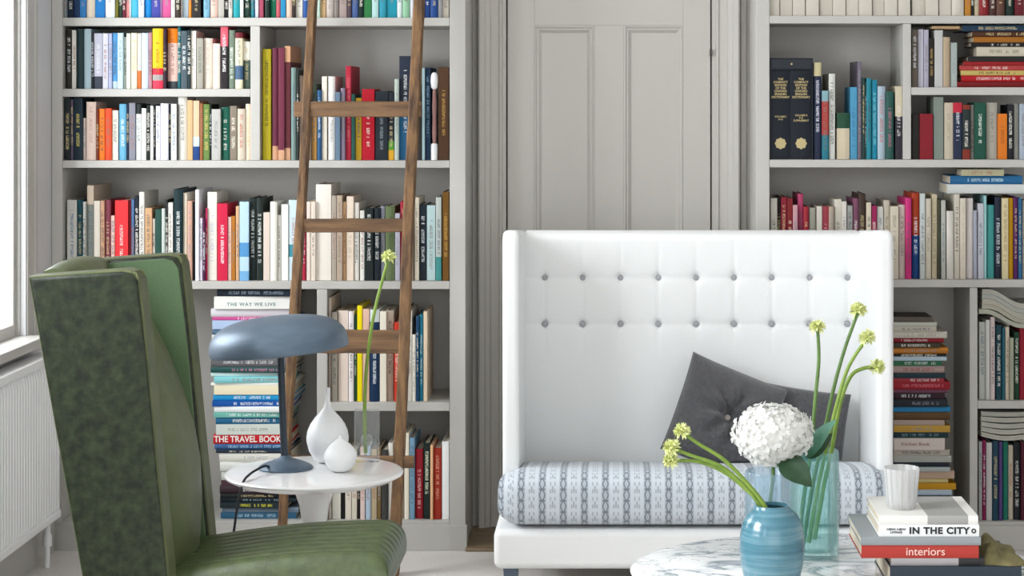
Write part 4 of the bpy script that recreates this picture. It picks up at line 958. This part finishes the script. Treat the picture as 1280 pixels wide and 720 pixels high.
def colour_name(hx):
    r, g, b = (int(hx[i:i + 2], 16) / 255 for i in (0, 2, 4))
    h, s, v = colorsys.rgb_to_hsv(r, g, b); h *= 360
    if v < 0.2: return 'black'
    if s < 0.09: return 'white' if v > 0.84 else 'pale grey' if v > 0.66 else 'grey' if v > 0.42 else 'dark grey'
    if v < 0.3 and s < 0.35: return 'near-black'
    if s < 0.24:
        if 15 <= h <= 75: return 'cream' if v > 0.84 else 'beige' if v > 0.68 else 'taupe' if v > 0.38 else 'dark brown'
        if 75 < h < 190: return 'pale green' if v > 0.72 else 'grey-green' if v > 0.35 else 'dark green'
        if 190 <= h < 250: return 'pale blue' if v > 0.72 else 'blue-grey' if v > 0.35 else 'slate'
        return ('pale pink' if h > 310 or h < 15 else 'lavender') if v > 0.72 else 'mauve' if v > 0.4 else 'dark plum'
    lo = v < 0.42; hi = v > 0.75 and s < 0.5
    for top, n in ((12, 'red'), (30, 'orange' if v > 0.75 and s > 0.6 else 'tan' if v > 0.6 else 'brown'), (46, 'amber' if s > 0.65 and v > 0.6 else 'tan' if v > 0.55 else 'brown'), (66, 'yellow' if v > 0.65 else 'olive'),
                   (160, 'green'), (198, 'teal'), (245, 'blue'), (290, 'purple'), (338, 'magenta' if s > 0.55 else 'rose'), (361, 'crimson' if s > 0.6 else 'rose')):
        if h < top: break
    if n == 'blue': return 'navy' if lo else 'light blue' if hi else 'blue'
    if n in ('green', 'teal', 'red', 'crimson', 'purple'): return ('dark ' if lo else 'light ' if hi else '') + n
    if n in ('rose', 'magenta'): return 'dark rose' if lo else 'pink' if hi else n
    if n in ('brown',): return 'dark brown' if lo else 'brown'
    return n
def ordinal(n): return f"{n}{'th' if 10 <= n % 100 <= 20 else {1: 'st', 2: 'nd', 3: 'rd'}.get(n % 10, 'th')}"

def book_geo(t, D, h, levels, bulge, gain, rng):
    """levels: [(z0, z1, colour, ink or None)] from foot to head. Returns verts, faces, per-face (base, ink, is_spine)."""
    bt = min(0.0026, t * 0.13); hx = t / 2
    out = [(-hx, D)] + [(hx * q, bulge * q * q) for q in (-1.0, -0.7, -0.3, 0.3, 0.7, 1.0)] + [(hx, D)]
    inn = [(hx - bt, D), (hx - bt, 0.0065), (-hx + bt, 0.0065), (-hx + bt, D)]
    pr = out + inn; n = len(pr)
    zs = [levels[0][0]] + [l[1] for l in levels]
    vs = [(x, y, z) for z in zs for x, y in pr]; fs, at = [], []
    for li, (za, zb, c, ink) in enumerate(levels):
        for k in range(n):
            j = (k + 1) % n
            fs.append((li * n + k, li * n + j, (li + 1) * n + j, (li + 1) * n + k)); at.append((c, ink if 1 <= k <= 5 else None))
    fs.append(tuple(range(n))[::-1]); at.append((levels[0][2], None))
    e = len(levels) * n; fs.append(tuple(range(e, e + n))); at.append((levels[-1][2], None))
    return vs, fs, at
def page_geo(t, D, h):
    bt = min(0.0026, t * 0.13) + 0.0002; a, b, y0, y1, z0, z1 = -t / 2 + bt, t / 2 - bt, 0.0068, D - 0.004, 0.002, h - 0.004
    v = [(x, y, z) for z in (z0, z1) for x, y in ((a, y0), (b, y0), (b, y1), (a, y1))]
    return v, [(3, 2, 1, 0), (4, 5, 6, 7), (0, 1, 5, 4), (1, 2, 6, 5), (2, 3, 7, 6), (3, 0, 4, 7)]
def fill(me, vs, at_, t, gain, seed):
    ca = me.color_attributes.new('base', 'FLOAT_COLOR', 'CORNER'); ck = me.color_attributes.new('ink', 'FLOAT_COLOR', 'CORNER'); uv = me.uv_layers.new(name='spine')
    for p, (c, ink) in zip(me.polygons, at_):
        cc = deep(hexc(c, gain)); kk = hexc(ink, gain)[:3] + (t,) if ink else (0, 0, 0, 0)
        for li in p.loop_indices:
            ca.data[li].color = cc; ck.data[li].color = kk
            x, y, z = vs[me.loops[li].vertex_index]; uv.data[li].uv = (z + seed, x)
def deep(c): return tuple(v ** 1.17 for v in c[:3]) + (1.0,)
BOOKS = []
def spec_levels(d, h, py_to_z, rng, dark):
    cuts = {0.0, h}; bands = []
    for a, b, c in d['bands']:
        z1, z0 = max(0.0, min(h, py_to_z(a))), max(0.0, min(h, py_to_z(b)))
        if h - z1 < 0.006: z1 = h
        if z0 < 0.006: z0 = 0.0
        bands.append((z0, z1, c)); cuts |= {z0, z1}
    ink = d['ink']; ts = te = None
    if ink or (not d['plain'] and rng.random() < 0.8):
        if not ink: ink = rng.choice(['e6e2d8', 'dcd6c4', 'c8b88a', 'd8dce0']) if dark else rng.choice(['4a4a48', '7a7468', '8a8f94', '9a6a58', '56687a'])
        ts, te = h * rng.uniform(0.14, 0.34), h * rng.uniform(0.7, 0.93)
        if te - ts < 0.03: ink = None
        else: cuts |= {ts, te}
    zs = sorted(cuts); zs = [z for i, z in enumerate(zs) if i == 0 or z - zs[i - 1] > 1e-5]
    out = []
    for a, b in zip(zs, zs[1:]):
        m = (a + b) / 2; c = d['col']
        for z0, z1, cc in bands:
            if z0 <= m <= z1: c = cc
        out.append((a, b, c, ink if ink and ts <= m <= te else None))
    return out
def lum(h): return sum(w * int(h[i:i + 2], 16) for w, i in ((.3, 0), (.59, 2), (.11, 4))) / 255
GAIN = {k: 1.0 for k in WHERE}
for k in ('RT', 'RL', 'RU', 'RM', 'R4', 'RLB', 'RLL', 'RUP', 'R4P', 'RS'): GAIN[k] = 1.0
for k in ('M', 'R5', 'R6', 'PL'): GAIN[k] = 1.08
LIMX = {'RT': (962, 1440), 'RL': (962, 1129), 'RU': (1139, 1440), 'RM': (1139, 1440), 'R4': (962, 1440), 'RLB': (1222, 1440), 'RLL': (1222, 1440), 'L1': (78, 562), 'L2': (79, 312), 'L3': (79, 312), 'M': (326, 561), 'L4': (79, 561), 'R5': (409.5, 561), 'R6': (409.5, 561)}
for key, lst in ROWS.items():
    rng = random.Random(sum(map(ord, key)) * 13); lst.sort(key=lambda d: d['x0']); zt = Z(SHELF[key], YF) + 0.0006
    for i, d in enumerate(lst):
        Ys = YF + 0.012 + rng.uniform(0.0, 0.022)
        if i + 1 < len(lst): d['x1'] = min(d['x1'], lst[i + 1]['x0'])
        xa, xb = X(d['x0'], Ys) + 0.0004, X(d['x1'], Ys) - 0.0004
        if i: xa = max(xa, lst[i - 1]['xb'] + 0.0003)
        lo_, hi_ = LIMX.get(key, (0, 1440)); xa = max(xa, X(lo_, YF) + 0.001); xb = min(xb, X(hi_, YF) - 0.001)
        d['xb'] = xb; t = xb - xa
        if d['y'] is None: d['y'] = -46 + rng.uniform(-7, 12) if key == 'L1' else (-44.0 if d['col'] == 'cfcac0' else -40 + rng.uniform(-6, 16))
        h = Z(d['y'], Ys) - zt
        D = max(0.105, min(0.25, h * 0.74 * rng.uniform(0.93, 1.05)))
        lv = spec_levels(d, h, lambda py: Z(py, Ys) - zt, rng, lum(d['col']) < 0.42)
        bulge = min(0.005, t * 0.16) if rng.random() < 0.45 else 0.0008
        vis = (d['x1'] - d['x0']) * (min(SHELF[key], 720) - max(d['y'], 0))
        if key == 'L4' and d['x1'] < 242: vis *= 0.55
        if key == 'R4' and d['x0'] < 1112: vis *= 0.42
        if key == 'R6' and d['x0'] < 495: vis *= 0.45
        BOOKS.append(dict(key=key, i=i, d=d, t=t, D=D, h=h, lv=lv, bulge=bulge, loc=((xa + xb) / 2, Ys, zt), flat=False, yaw=0.0, vis=vis, sd=rng.random() * 9, px=(d['x1'] - d['x0'])))
BASEZ = {'PL': Z(651, YF) + 0.0006, 'RUP': Z(109, YF) + 0.0006, 'RS': Z(652, YF) + 0.0006}
BASEY = {'PL': 651, 'RUP': 109, 'RS': 652}
for key, lst in PILES.items():
    rng = random.Random(sum(map(ord, key)) * 7); lst.sort(key=lambda d: -d['yb'])
    Y0 = YF + (0.03 if key != 'RUP' else 0.02)
    if key == 'R4P':
        base = max(b['loc'][2] + b['h'] for b in BOOKS if b['key'] == 'R4' and b['d']['x1'] > 1180) + 0.001; off = base - Z(lst[0]['yb'], Y0)
    else: off = BASEZ[key] - Z(BASEY[key], Y0)
    prev = None
    for i, d in enumerate(lst):
        z0, z1 = Z(d['yb'], Y0) + off, Z(d['ya'], Y0) + off
        if key != 'R4P':
            s = (BASEY[key] - d['yb']) ; z0 = BASEZ[key] + s * Y0 / F; z1 = BASEZ[key] + (BASEY[key] - d['ya']) * Y0 / F
        if prev is not None: z0 = prev + 0.0004
        elif key != 'R4P': z0 = BASEZ[key]
        prev = z1 if z1 > z0 + 0.003 else z0 + 0.003
        t = prev - z0; x0, x1 = X(d['x0'], Y0), X(d['x1'], Y0); h = x1 - x0
        D = rng.uniform(0.22, 0.30) if key == 'PL' else min(0.27, h * rng.uniform(0.7, 0.86)) if key != 'RS' else min(0.25, max(0.17, h * 1.15))
        yaw = math.radians(rng.uniform(-2.6, 2.6)) if key in ('PL',) else math.radians(rng.uniform(-0.6, 0.6))
        lv = spec_levels(d, h, None, rng, lum(d['col']) < 0.42)
        BOOKS.append(dict(key=key, i=len(lst) - 1 - i, d=d, t=t, D=D, h=h, lv=lv, bulge=min(0.004, t * 0.14) if rng.random() < 0.5 else 0.0008, loc=(x0, Y0 + rng.uniform(-0.006, 0.008), (z0 + z1) / 2 if z1 > z0 + 0.003 else z0 + t / 2), flat=True, yaw=yaw, vis=(d['x1'] - d['x0']) * (d['yb'] - d['ya']) * (0.25 if key == 'PL' and 395 < d['yb'] < 452 else 1.0), sd=rng.random() * 9, px=(d['yb'] - d['ya'])))
for b in BOOKS:      # neighbours within the shelf walls
    if b['flat']: b['D'] = min(b['D'], YB - 0.012 - b['loc'][1])
order = sorted(range(len(BOOKS)), key=lambda i: -BOOKS[i]['vis'])
N_ONE = 288
ONE = set(order[:N_ONE])
TEMPLATE = {}
PAIRS = {}
def build_book(b):
    d = b['d']; key = b['key']; g = GAIN[key]
    vs, fs, at_ = book_geo(b['t'], b['D'], b['h'], b['lv'], b['bulge'], g, None)
    me = bpy.data.meshes.new('book'); me.from_pydata(vs, [], fs); me.update()
    fill(me, vs, at_, b['t'], g, b['sd'])
    rot = (0, PI / 2, 0) if b['flat'] else (0, 0, 0)
    M_ = Matrix.Translation(b['loc']) @ Matrix.Rotation(b['yaw'], 4, 'Z') @ Matrix.Rotation(rot[1], 4, 'Y')
    o = link('book', me, M['cover']); o.matrix_world = M_
    pv, pf = page_geo(b['t'], b['D'], b['h'])
    mp = bpy.data.meshes.new('pages'); mp.from_pydata(pv, [], pf); mp.update(); link('pages', mp, M['paper'], o)
    start, place = WHERE[key]
    thick = b['px']; big = {'L1': 9.5}.get(key, 11.5); slim = 5.2
    if b['flat']: big, slim = 10.5, 5.0
    adj = 'thick ' if thick > big else 'slim ' if thick < slim else ''
    main = d['col']; feat = ''
    if d['bands']:
        zmid = [(z1 - z0, c) for z0, z1, c, _ in b['lv']]
        cols = {}
        for w, c in zmid: cols[colour_name(c)] = cols.get(colour_name(c), 0) + w
        names = sorted(cols, key=lambda k_: -cols[k_]); cn = names[0]
        if len(names) > 1: cn = f'{names[0]} and {names[1]}'
    else: cn = colour_name(main)
    if d['ink'] and not d['bands']: feat = f" with {colour_name(d['ink'])} lettering"
    kind = 'volume' if key == 'RT' and d['col'] == 'cfcac0' else 'book'
    n = b['i'] + 1
    where = f"{ordinal(n)} {start} {place}" if start != 'down' else (f"topmost {place}" if n == 1 else f"{ordinal(n)} down {place}")
    lab = f"{adj}{cn} {kind}{feat}, {where}"
    if len(lab.split()) > 16: lab = f"{adj}{cn} {kind}, {where}"
    if len(lab.split()) > 16: lab = f"{cn} {kind}, {where}"
    tag(o, lab, 'book', GROUP[key])
    b['obj'] = o
    return o
for i in sorted(ONE): build_book(BOOKS[i])
# the rest, the smallest to be seen, as one object
vs_all, fs_all, at_all, mi, ts_ = [], [], [], [], []
for i, b in enumerate(BOOKS):
    if i in ONE: continue
    M_ = Matrix.Translation(b['loc']) @ Matrix.Rotation(b['yaw'], 4, 'Z') @ Matrix.Rotation(PI / 2 if b['flat'] else 0, 4, 'Y')
    for kind in (0, 1):
        if kind == 0: vs, fs, at_ = book_geo(b['t'], b['D'], b['h'], b['lv'], b['bulge'], 1, None)
        else: vs, fs = page_geo(b['t'], b['D'], b['h']); at_ = [('ddd3c0', None)] * len(fs)
        o0 = len(vs_all); vs_all += [tuple(M_ @ Vector(v)) for v in vs]
        ts_ += [(v[2] + b['sd'], v[0]) for v in vs]
        fs_all += [tuple(o0 + q for q in f) for f in fs]; at_all += [(a, k_, GAIN[b['key']]) for a, k_ in at_]; mi += [kind] * len(fs)
if fs_all:
    me = bpy.data.meshes.new('books'); me.from_pydata(vs_all, [], fs_all); me.update()
    ca = me.color_attributes.new('base', 'FLOAT_COLOR', 'CORNER'); ck = me.color_attributes.new('ink', 'FLOAT_COLOR', 'CORNER'); uv = me.uv_layers.new(name='spine')
    for p, (c, ink, g_), k_ in zip(me.polygons, at_all, mi):
        p.material_index = k_
        cc = deep(hexc(c, g_)); kk = hexc(ink, g_)[:3] + (0.02,) if ink else (0, 0, 0, 0)
        for li in p.loop_indices:
            ca.data[li].color = cc; ck.data[li].color = kk; uv.data[li].uv = ts_[me.loops[li].vertex_index]
    rest = link('books', me, M['cover']); me.materials.append(M['paper'])
    tag(rest, 'the smallest and narrowest books scattered along the shelves of both bookcases', 'books', None, 'stuff')

def title(b, body, size, mat, sx=1.0, at=0.5, bold=0.0, dz=0.0, spacing=1.0):
    """lettering laid on the spine of a flat book (reads along its length)"""
    o = b['obj']
    return text('title_lettering', body, size, mat, o, (-dz, -0.0008, b['h'] * at), (PI / 2, -PI / 2, 0), bold, sx, spacing)
def find(key, col):
    for b in BOOKS:
        if b['key'] == key and b['d']['col'] == col and 'obj' in b: return b
def nth(key, col, k):
    l = sorted((b for b in BOOKS if b['key'] == key and b['d']['col'] == col and 'obj' in b), key=lambda b: b['i']); return l[k] if k < len(l) else None
b = find('PL', 'c8232f')
title(b, 'THE TRAVEL BOOK', 0.0315, M['ink_white'], 0.88, 0.447, 0.0007)
b['obj']['label'] = 'red book with bold white title capitals, in the pile behind the lamp'
b = find('PL', 'e6e6e2')
title(b, 'THE WAY WE LIVE', 0.0165, M['ink_teal'], 1.05, 0.47, 0.0002, -0.006, 1.25)
b['obj']['label'] = 'thick white book with spaced pale teal capitals, near the top of lamp pile'
b = find('RS', 'd9cfc8')
if b: title(b, 'Kitchen Book', 0.017, M['pink'], 1.1, 0.42, 0.0002)
for b in BOOKS:
    if b['key'] == 'RT' and b['d']['col'] == 'cfcac0' and 'obj' in b:
        lathe('emblem', [(0, 0.0004), (0.004, 0.0004), (0.0045, 0), (0, 0)], M['gold'], b['obj'], 12, (0, -0.0002, 0.026), (PI / 2, 0, 0))

# the boxed two-volume dictionary
g0, g1, g2 = X(962.5, YF + 0.01), X(988, YF + 0.01), X(1016.2, YF + 0.01)
zb = Z(199.5, YF) + 0.0006; ztop = Z(72.5, YF + 0.01); zdr = Z(87.5, YF + 0.01)
NAVY = pmat('navy_cloth', '131c27', 0.6, '0f1822', 60, bump=0.1, bscale=200)
case = empty('slipcase', 'navy cloth slipcase with a shallow drawer, holding the two dictionary volumes', 'slipcase', ((g0 + g2) / 2, YF + 0.02, zb))
bm = bmesh.new()
add_box(bm, g0, g0 + 0.003, YF + 0.012, YF + 0.262, zb, ztop); add_box(bm, g2 - 0.003, g2, YF + 0.012, YF + 0.262, zb, ztop)
add_box(bm, g0 + 0.003, g2 - 0.003, YF + 0.012, YF + 0.262, zb, zb + 0.003); add_box(bm, g0 + 0.003, g2 - 0.003, YF + 0.012, YF + 0.262, ztop - 0.003, ztop)
add_box(bm, g0 + 0.003, g2 - 0.003, YF + 0.259, YF + 0.262, zb + 0.003, ztop - 0.003); add_box(bm, g0 + 0.003, g2 - 0.003, YF + 0.012, YF + 0.259, zdr, zdr + 0.003)
keep(from_bm('case', bm, NAVY, angle=20), case)
dr = keep(box('drawer', g0 + 0.004, g2 - 0.004, YF + 0.009, YF + 0.25, zdr + 0.004, ztop - 0.004, NAVY, bev=0.002), case)
kb = lathe('knob', [(0, 0.006), (0.003, 0.006), (0.004, 0.003), (0.003, 0), (0, 0)], M['gold'], None, 14, ((g0 + g2) / 2, YF + 0.009, (zdr + ztop) / 2), (PI / 2, 0, 0))
kb.parent = dr; kb.matrix_parent_inverse = Matrix.Identity(4)
for xa, xb, vol, which in ((g0 + 0.0035, g1 - 0.0003, 'VOLUME I\nA-O', 'next to the door'), (g1 + 0.0003, g2 - 0.0035, 'VOLUME II\nP-Z\nSUPPLEMENT', 'beside the slim books')):
    t = xb - xa; h = zdr - zb - 0.006; D = 0.23; vs, fs, at_ = book_geo(t, D, h, [(0, h, '151f2b', None)], 0.003, 1.0, None)
    me = bpy.data.meshes.new('book'); me.from_pydata(vs, [], fs); me.update(); fill(me, vs, at_, t, 1.1, 0)
    o = link('book', me, M['cover'], None, ((xa + xb) / 2, YF + 0.014, zb + 0.0035))
    pv, pf = page_geo(t, D, h); mp = bpy.data.meshes.new('pages'); mp.from_pydata(pv, [], pf); link('pages', mp, M['paper'], o)
    text('title_lettering', 'THE\nCOMPACT\nEDITION\nOF THE\nOXFORD\nENGLISH\nDICTIONARY', 0.0108, M['gold'], o, (0, -0.0012, h * 0.80), (PI / 2, 0, 0), 0.0003)
    text('volume_lettering', vol, 0.0095, M['gold'], o, (0, -0.0012, h * 0.46), (PI / 2, 0, 0), 0.0002)
    n = 40; vv = [(0, 0, 0.0006)] + [(0.0195 * (1 + 0.08 * math.cos(8 * 2 * PI * k / n)) * math.cos(2 * PI * k / n), 0.0195 * (1 + 0.08 * math.cos(8 * 2 * PI * k / n)) * math.sin(2 * PI * k / n), 0.0) for k in range(n)]
    mesh('crest', vv, [(0, 1 + k, 1 + (k + 1) % n) for k in range(n)], M['gold'], o, 60, (0, -0.0008, h * 0.17), (PI / 2, 0, 0))
    tag(o, f'thick navy dictionary volume with gold lettering and crest, {which}', 'book', 'dictionary volumes')

# tan book lying across the upright ones; figurine; magazines
figx, figy = X(543, YF + 0.03), YF + 0.03
fig = empty('figurine', 'slender upright figurine with white head, dusky pink body and white foot', 'ornament', (figx, figy, Z(200.5, YF) + 0.0006))
lathe('foot', [(0, 0), (0.0125, 0), (0.0125, 0.055), (0.009, 0.06), (0, 0.06)], M['ceramic'], fig, 20)
lathe('body', [(0, 0.06), (0.006, 0.06), (0.0085, 0.10), (0.007, 0.16), (0.0085, 0.19), (0.006, 0.255), (0, 0.255)], M['pink'], fig, 20)
lathe('head', [(0, 0.254), (0.007, 0.256), (0.012, 0.262), (0.0145, 0.285), (0.013, 0.305), (0.008, 0.315), (0, 0.318)], M['ceramic'], fig, 20)
M['mag_paper'] = pmat('grey_paper', 'b9b7ac', 0.8, '9a998f', 5, stretch=(1, 1, 160), lo=0.3, hi=0.7)
def magazine(label, x0, x1, y0, z0, droop, th, D, hx, gain=1.3, group='draped magazines'):
    """a floppy paper magazine sagging over the books below"""
    n = 22; m_, nt, out = new_mat('magazine_paper')
    p = N(nt, 'ShaderNodeBsdfPrincipled', in_Roughness=0.5); p.inputs['Base Color'].default_value = hexc(hx, gain); L(nt, p.outputs[0], out.inputs[0])
    root = empty('magazine', label, 'magazine', ((x0 + x1) / 2, y0, z0), 0, group)
    for name, za, zb_, mat, ins in (('cover', 0.0, th * 0.18, m_, 0), ('cover', th * 0.82, th, m_, 0), ('pages', th * 0.18, th * 0.82, M['mag_paper'], 0.001)):
        vs, fs = [], []
        for i in range(n + 1):
            f = i / n; x = x0 + ins + (x1 - x0 - 2 * ins) * f; dz = droop(f)
            for y, z in ((y0 + ins, za), (y0 + D, za), (y0 + D, zb_), (y0 + ins, zb_)): vs.append((x, y, z0 + dz + z))
        for i in range(n):
            for k in range(4): fs.append((i * 4 + k, i * 4 + (k + 1) % 4, (i + 1) * 4 + (k + 1) % 4, (i + 1) * 4 + k))
        fs.append((0, 1, 2, 3)); fs.append((n * 4 + 3, n * 4 + 2, n * 4 + 1, n * 4))
        keep(mesh(name, vs, fs, mat, None, 30), root)
def wave(a): return lambda f: -a * (0.5 - 0.5 * math.cos(PI * min(1, max(0, (f - 0.1) / 0.6)))) if a > 0 else 0
xm0, xm1 = X(1226, YF + 0.02), X(1300, YF + 0.02)
cols = ['9aa08a', 'a9a690', 'b2aa98', '9aa6a8', 'a8a8a0']
for k in range(5):
    z0 = Z(392 - 6.2 * k, YF + 0.02)
    magazine(['bottom magazine of the sagging stack on upright books, upper shelf', 'second lowest magazine of the sagging stack, upper shelf', 'middle magazine of the sagging stack, upper shelf', 'second highest magazine of the sagging stack, upper shelf', 'topmost magazine of the sagging stack, upper shelf'][k],
             xm0 + (0.004 if k else -0.008), xm1, YF + 0.016 + 0.004 * (k % 2), z0, wave(0.052), 0.0165, 0.21, cols[k], 1.2)
xm0 = X(1226, YF + 0.02)
cols = ['a9a99c', 'b5b2a8', '9fa29c', 'b0ada2', '8f928c']
for k in range(5):
    z0 = Z(545 - 6.4 * k, YF + 0.02)
    magazine(['bottom magazine of the draped stack, lowest shelf', 'second lowest magazine of the draped stack, lowest shelf', 'middle magazine of the draped stack, lowest shelf', 'second highest magazine of the draped stack, lowest shelf', 'topmost magazine of the draped stack, lowest shelf'][k],
             xm0, X(1300, YF + 0.02), YF + 0.016 + 0.004 * (k % 2), z0, (lambda a: lambda f: -a * math.sin(PI * min(1.0, f * 1.1)))(0.016 - 0.003 * k), 0.016, 0.21, cols[k], 1.2)

# ------------------------------------------------------------------ books on the coffee table
def table_book(label, x0, x1, y0, D, z0, z1, col, bands=(), ink=None, yaw=0.0):
    t = z1 - z0 - 0.0004; h = x1 - x0
    lv = []
    cuts = sorted({0.0, h, *[c for a, b_, _ in bands for c in (a * h, b_ * h)]})
    for a, b_ in zip(cuts, cuts[1:]):
        c = col
        for p, q, cc in bands:
            if p * h <= (a + b_) / 2 <= q * h: c = cc
        lv.append((a, b_, c, ink))
    vs, fs, at_ = book_geo(t, D, h, lv, 0.002, 1.0, None)
    me = bpy.data.meshes.new('book'); me.from_pydata(vs, [], fs); me.update(); fill(me, vs, at_, t, 1.05, 0)
    o = link('book', me, M['cover']); o.matrix_world = Matrix.Translation((x0, y0, (z0 + z1) / 2)) @ Matrix.Rotation(yaw, 4, 'Z') @ Matrix.Rotation(PI / 2, 4, 'Y')
    pv, pf = page_geo(t, D, h); mp = bpy.data.meshes.new('pages'); mp.from_pydata(pv, [], pf); link('pages', mp, M['paper'], o)
    tag(o, label, 'book', 'books stacked on the marble table')
    return dict(obj=o, h=h, t=t)
Y5 = 5.0; z = CZ + 0.0006
zF = Z(707.5, Y5); zE = Z(698, Y5); zD = Z(681.5, Y5); zC = Z(671, Y5); zB = Z(656.2, Y5); zA = Z(645, Y5)
table_book('large dark slate book at the bottom of the stack on the marble table', X(1112, Y5), X(1276, Y5), 4.99, 0.30, z, zF, '3a454f')
e = table_book('slim grey magazine-like book second from the bottom on the marble table', X(1114, Y5), X(1231, Y5), 5.0, 0.29, zF, zE, 'a9a5a6', [(0.72, 1.0, '3a3a3c')])
d_ = table_book('red book with a pale title in lower case, on the marble table', X(1077, Y5), X(1223.5, Y5), 5.0, 0.275, zE, zD, 'b3483f')
title(d_, 'interiors', 0.0285, M['ink_pink'], 1.0, 0.545, 0.0001)
c_ = table_book('grey-covered book directly on top of the red one, marble table', X(1076, Y5), X(1226, Y5), 4.997, 0.28, zD, zC, '9aa0a3')
b_ = table_book('white book with bold black capitals on its spine, marble table', X(1099, Y5), X(1224, Y5), 5.0, 0.25, zC, zB, 'e9ebee')
title(b_, 'IN THE CITY', 0.0225, M['ink_black'], 1.08, 0.60, 0.0010, 0.0, 1.12)
title(b_, 'NEW NEW\nLIVING', 0.0075, M['ink_black'], 1.3, 0.17, 0.0002)
lathe('spine_emblem', [(0, 0.0004), (0.0022, 0.0004), (0.0022, 0), (0, 0)], M['ink_white'], b_['obj'], 16, (0, -0.0012, b_['h'] * 0.945), (PI / 2, 0, 0))
lathe('spine_emblem', [(0.003, 0.0004), (0.0062, 0.0004), (0.0062, 0), (0.003, 0)], M['ink_black'], b_['obj'], 20, (0, -0.0011, b_['h'] * 0.945), (PI / 2, 0, 0))
a_ = table_book('white and grey banded book topmost on the marble table, under the tumbler', X(1099, Y5), X(1223, Y5), 5.003, 0.245, zB, zA, 'e4e3df', [(0.49, 0.90, 'a8a8a6')])
zt_ = max(b['loc'][2] + b['h'] for b in BOOKS if b['key'] == 'RU') + 0.0008
table_book('thin tan book lying flat across the upright books beside the red pile', X(1165, 7.22), X(1200, 7.22), 7.222, 0.19, zt_, zt_ + 0.011, 'b39a78')
# fluted tumbler
def tumbler():
    n = 144; fl = 14; vs, fs = [], []
    prof = [(0.0, 0.0006), (0.034, 0.0006), (0.0362, 0.004), (0.0385, 0.03), (0.0415, 0.065), (0.0445, 0.098), (0.0448, 0.103), (0.0425, 0.103), (0.0420, 0.098), (0.036, 0.012), (0.0, 0.011)]
    for r, zz in prof:
        for i in range(n):
            a = 2 * PI * i / n; rr = r + (0.0014 * math.cos(fl * a) if 0.03 < r and zz < 0.102 and r > 0.0335 else 0)
            vs.append((rr * math.cos(a), rr * math.sin(a), zz))
    for j in range(len(prof) - 1):
        for i in range(n): fs.append((j * n + i, j * n + (i + 1) % n, (j + 1) * n + (i + 1) % n, (j + 1) * n + i))
    return mesh('tumbler', vs, fs, glass_material('striped_glass', (0.975, 0.985, 0.985), 'fcfcfa', 0.62, ribs=14), None, 50, (X(1127, 5.10), 5.10, zA + 0.0004))
tag(tumbler(), 'small fluted glass tumbler with milky white stripes on the book stack', 'tumbler')
# crumpled olive cloth at the end of the stack
def olive():
    nx, ny = 34, 22; vs, fs = [], []
    x0, x1, y0, y1 = X(1224, 5.03), X(1279, 5.03), 5.0, 5.18; rr = random.Random(2)
    for s in (0, 1):
        for j in range(ny + 1):
            for i in range(nx + 1):
                u, v = i / nx, j / ny
                e = min(1, min(u, 1 - u) * 6, min(v, 1 - v) * 5); e = e ** 0.6
                hgt = (0.042 * math.exp(-((u - 0.28) / 0.22) ** 2) + 0.026 * math.exp(-((u - 0.75) / 0.3) ** 2) * (0.6 + 0.4 * v) + 0.004 * math.sin(9 * u + 5 * v) + 0.003 * math.sin(13 * v - 6 * u)) * e
                vs.append((x0 + (x1 - x0) * u + 0.004 * math.sin(9 * v), y0 + (y1 - y0) * v + 0.006 * math.sin(7 * u), zF + 0.0006 + (max(0.002, hgt + 0.003) if s == 0 else 0)))
    k = (nx + 1) * (ny + 1)
    for j in range(ny):
        for i in range(nx):
            q = (j * (nx + 1) + i, j * (nx + 1) + i + 1, (j + 1) * (nx + 1) + i + 1, (j + 1) * (nx + 1) + i)
            fs.append(q); fs.append(tuple(k + t for t in q[::-1]))
    edge = [i for i in range(nx + 1)] + [(j + 1) * (nx + 1) + nx for j in range(ny)] + [ny * (nx + 1) + nx - 1 - i for i in range(nx)] + [(ny - 1 - j) * (nx + 1) for j in range(ny - 1)]
    for a, b in zip(edge, edge[1:] + edge[:1]): fs.append((a, k + a, k + b, b))
    return mesh('crumpled_cloth', vs, fs, M['olive_cloth'], None, 70)
tag(olive(), 'crumpled olive-green cloth lying on the dark book at the stack end', 'cloth')

# ================================================================== LIGHT AND CAMERA
w = bpy.data.worlds.new('sky'); SC.world = w; w.use_nodes = True
bg = w.node_tree.nodes['Background']; bg.inputs[0].default_value = (1.0, 0.995, 0.985, 1); bg.inputs[1].default_value = WORLD
for i, (a, b) in enumerate(WIN):
    ld = bpy.data.lights.new(f'daylight_{i + 1}', 'AREA'); ld.shape = 'RECTANGLE'; ld.size = 1.9; ld.size_y = b - a
    ld.energy = DAY[i]; ld.color = (0.92, 0.96, 1.0)
    lo = bpy.data.objects.new(f'daylight_{i + 1}', ld); COL.objects.link(lo)
    lo.location = (WX - (0.55 if i else 0.35), (a + b) / 2, 2.35 if i else 1.85); lo.rotation_euler = Vector((-1, 0, 0.4 if i else 0.12)).to_track_quat('Z', 'Y').to_euler()
cd = bpy.data.cameras.new('camera'); cam = bpy.data.objects.new('camera', cd); COL.objects.link(cam)
cam.location = (0, 0, H); cam.rotation_euler = (PI / 2, 0, 0)
cd.sensor_width = 36; cd.lens = F / 1280 * 36; cd.shift_x = (640 - VX) / 1280; cd.shift_y = (VY - 360) / 1280
cd.clip_start = 0.05
SC.camera = cam
vsn = SC.view_settings; SC.display_settings.display_device = 'sRGB'
vsn.view_transform = 'Standard'; vsn.look = 'None'; vsn.gamma = 1; vsn.use_curve_mapping = False; vsn.exposure = EXPO
SC.cycles.use_denoising = True; SC.cycles.max_bounces = 10; SC.cycles.transparent_max_bounces = 16
SC.cycles.sample_clamp_indirect = 6.0
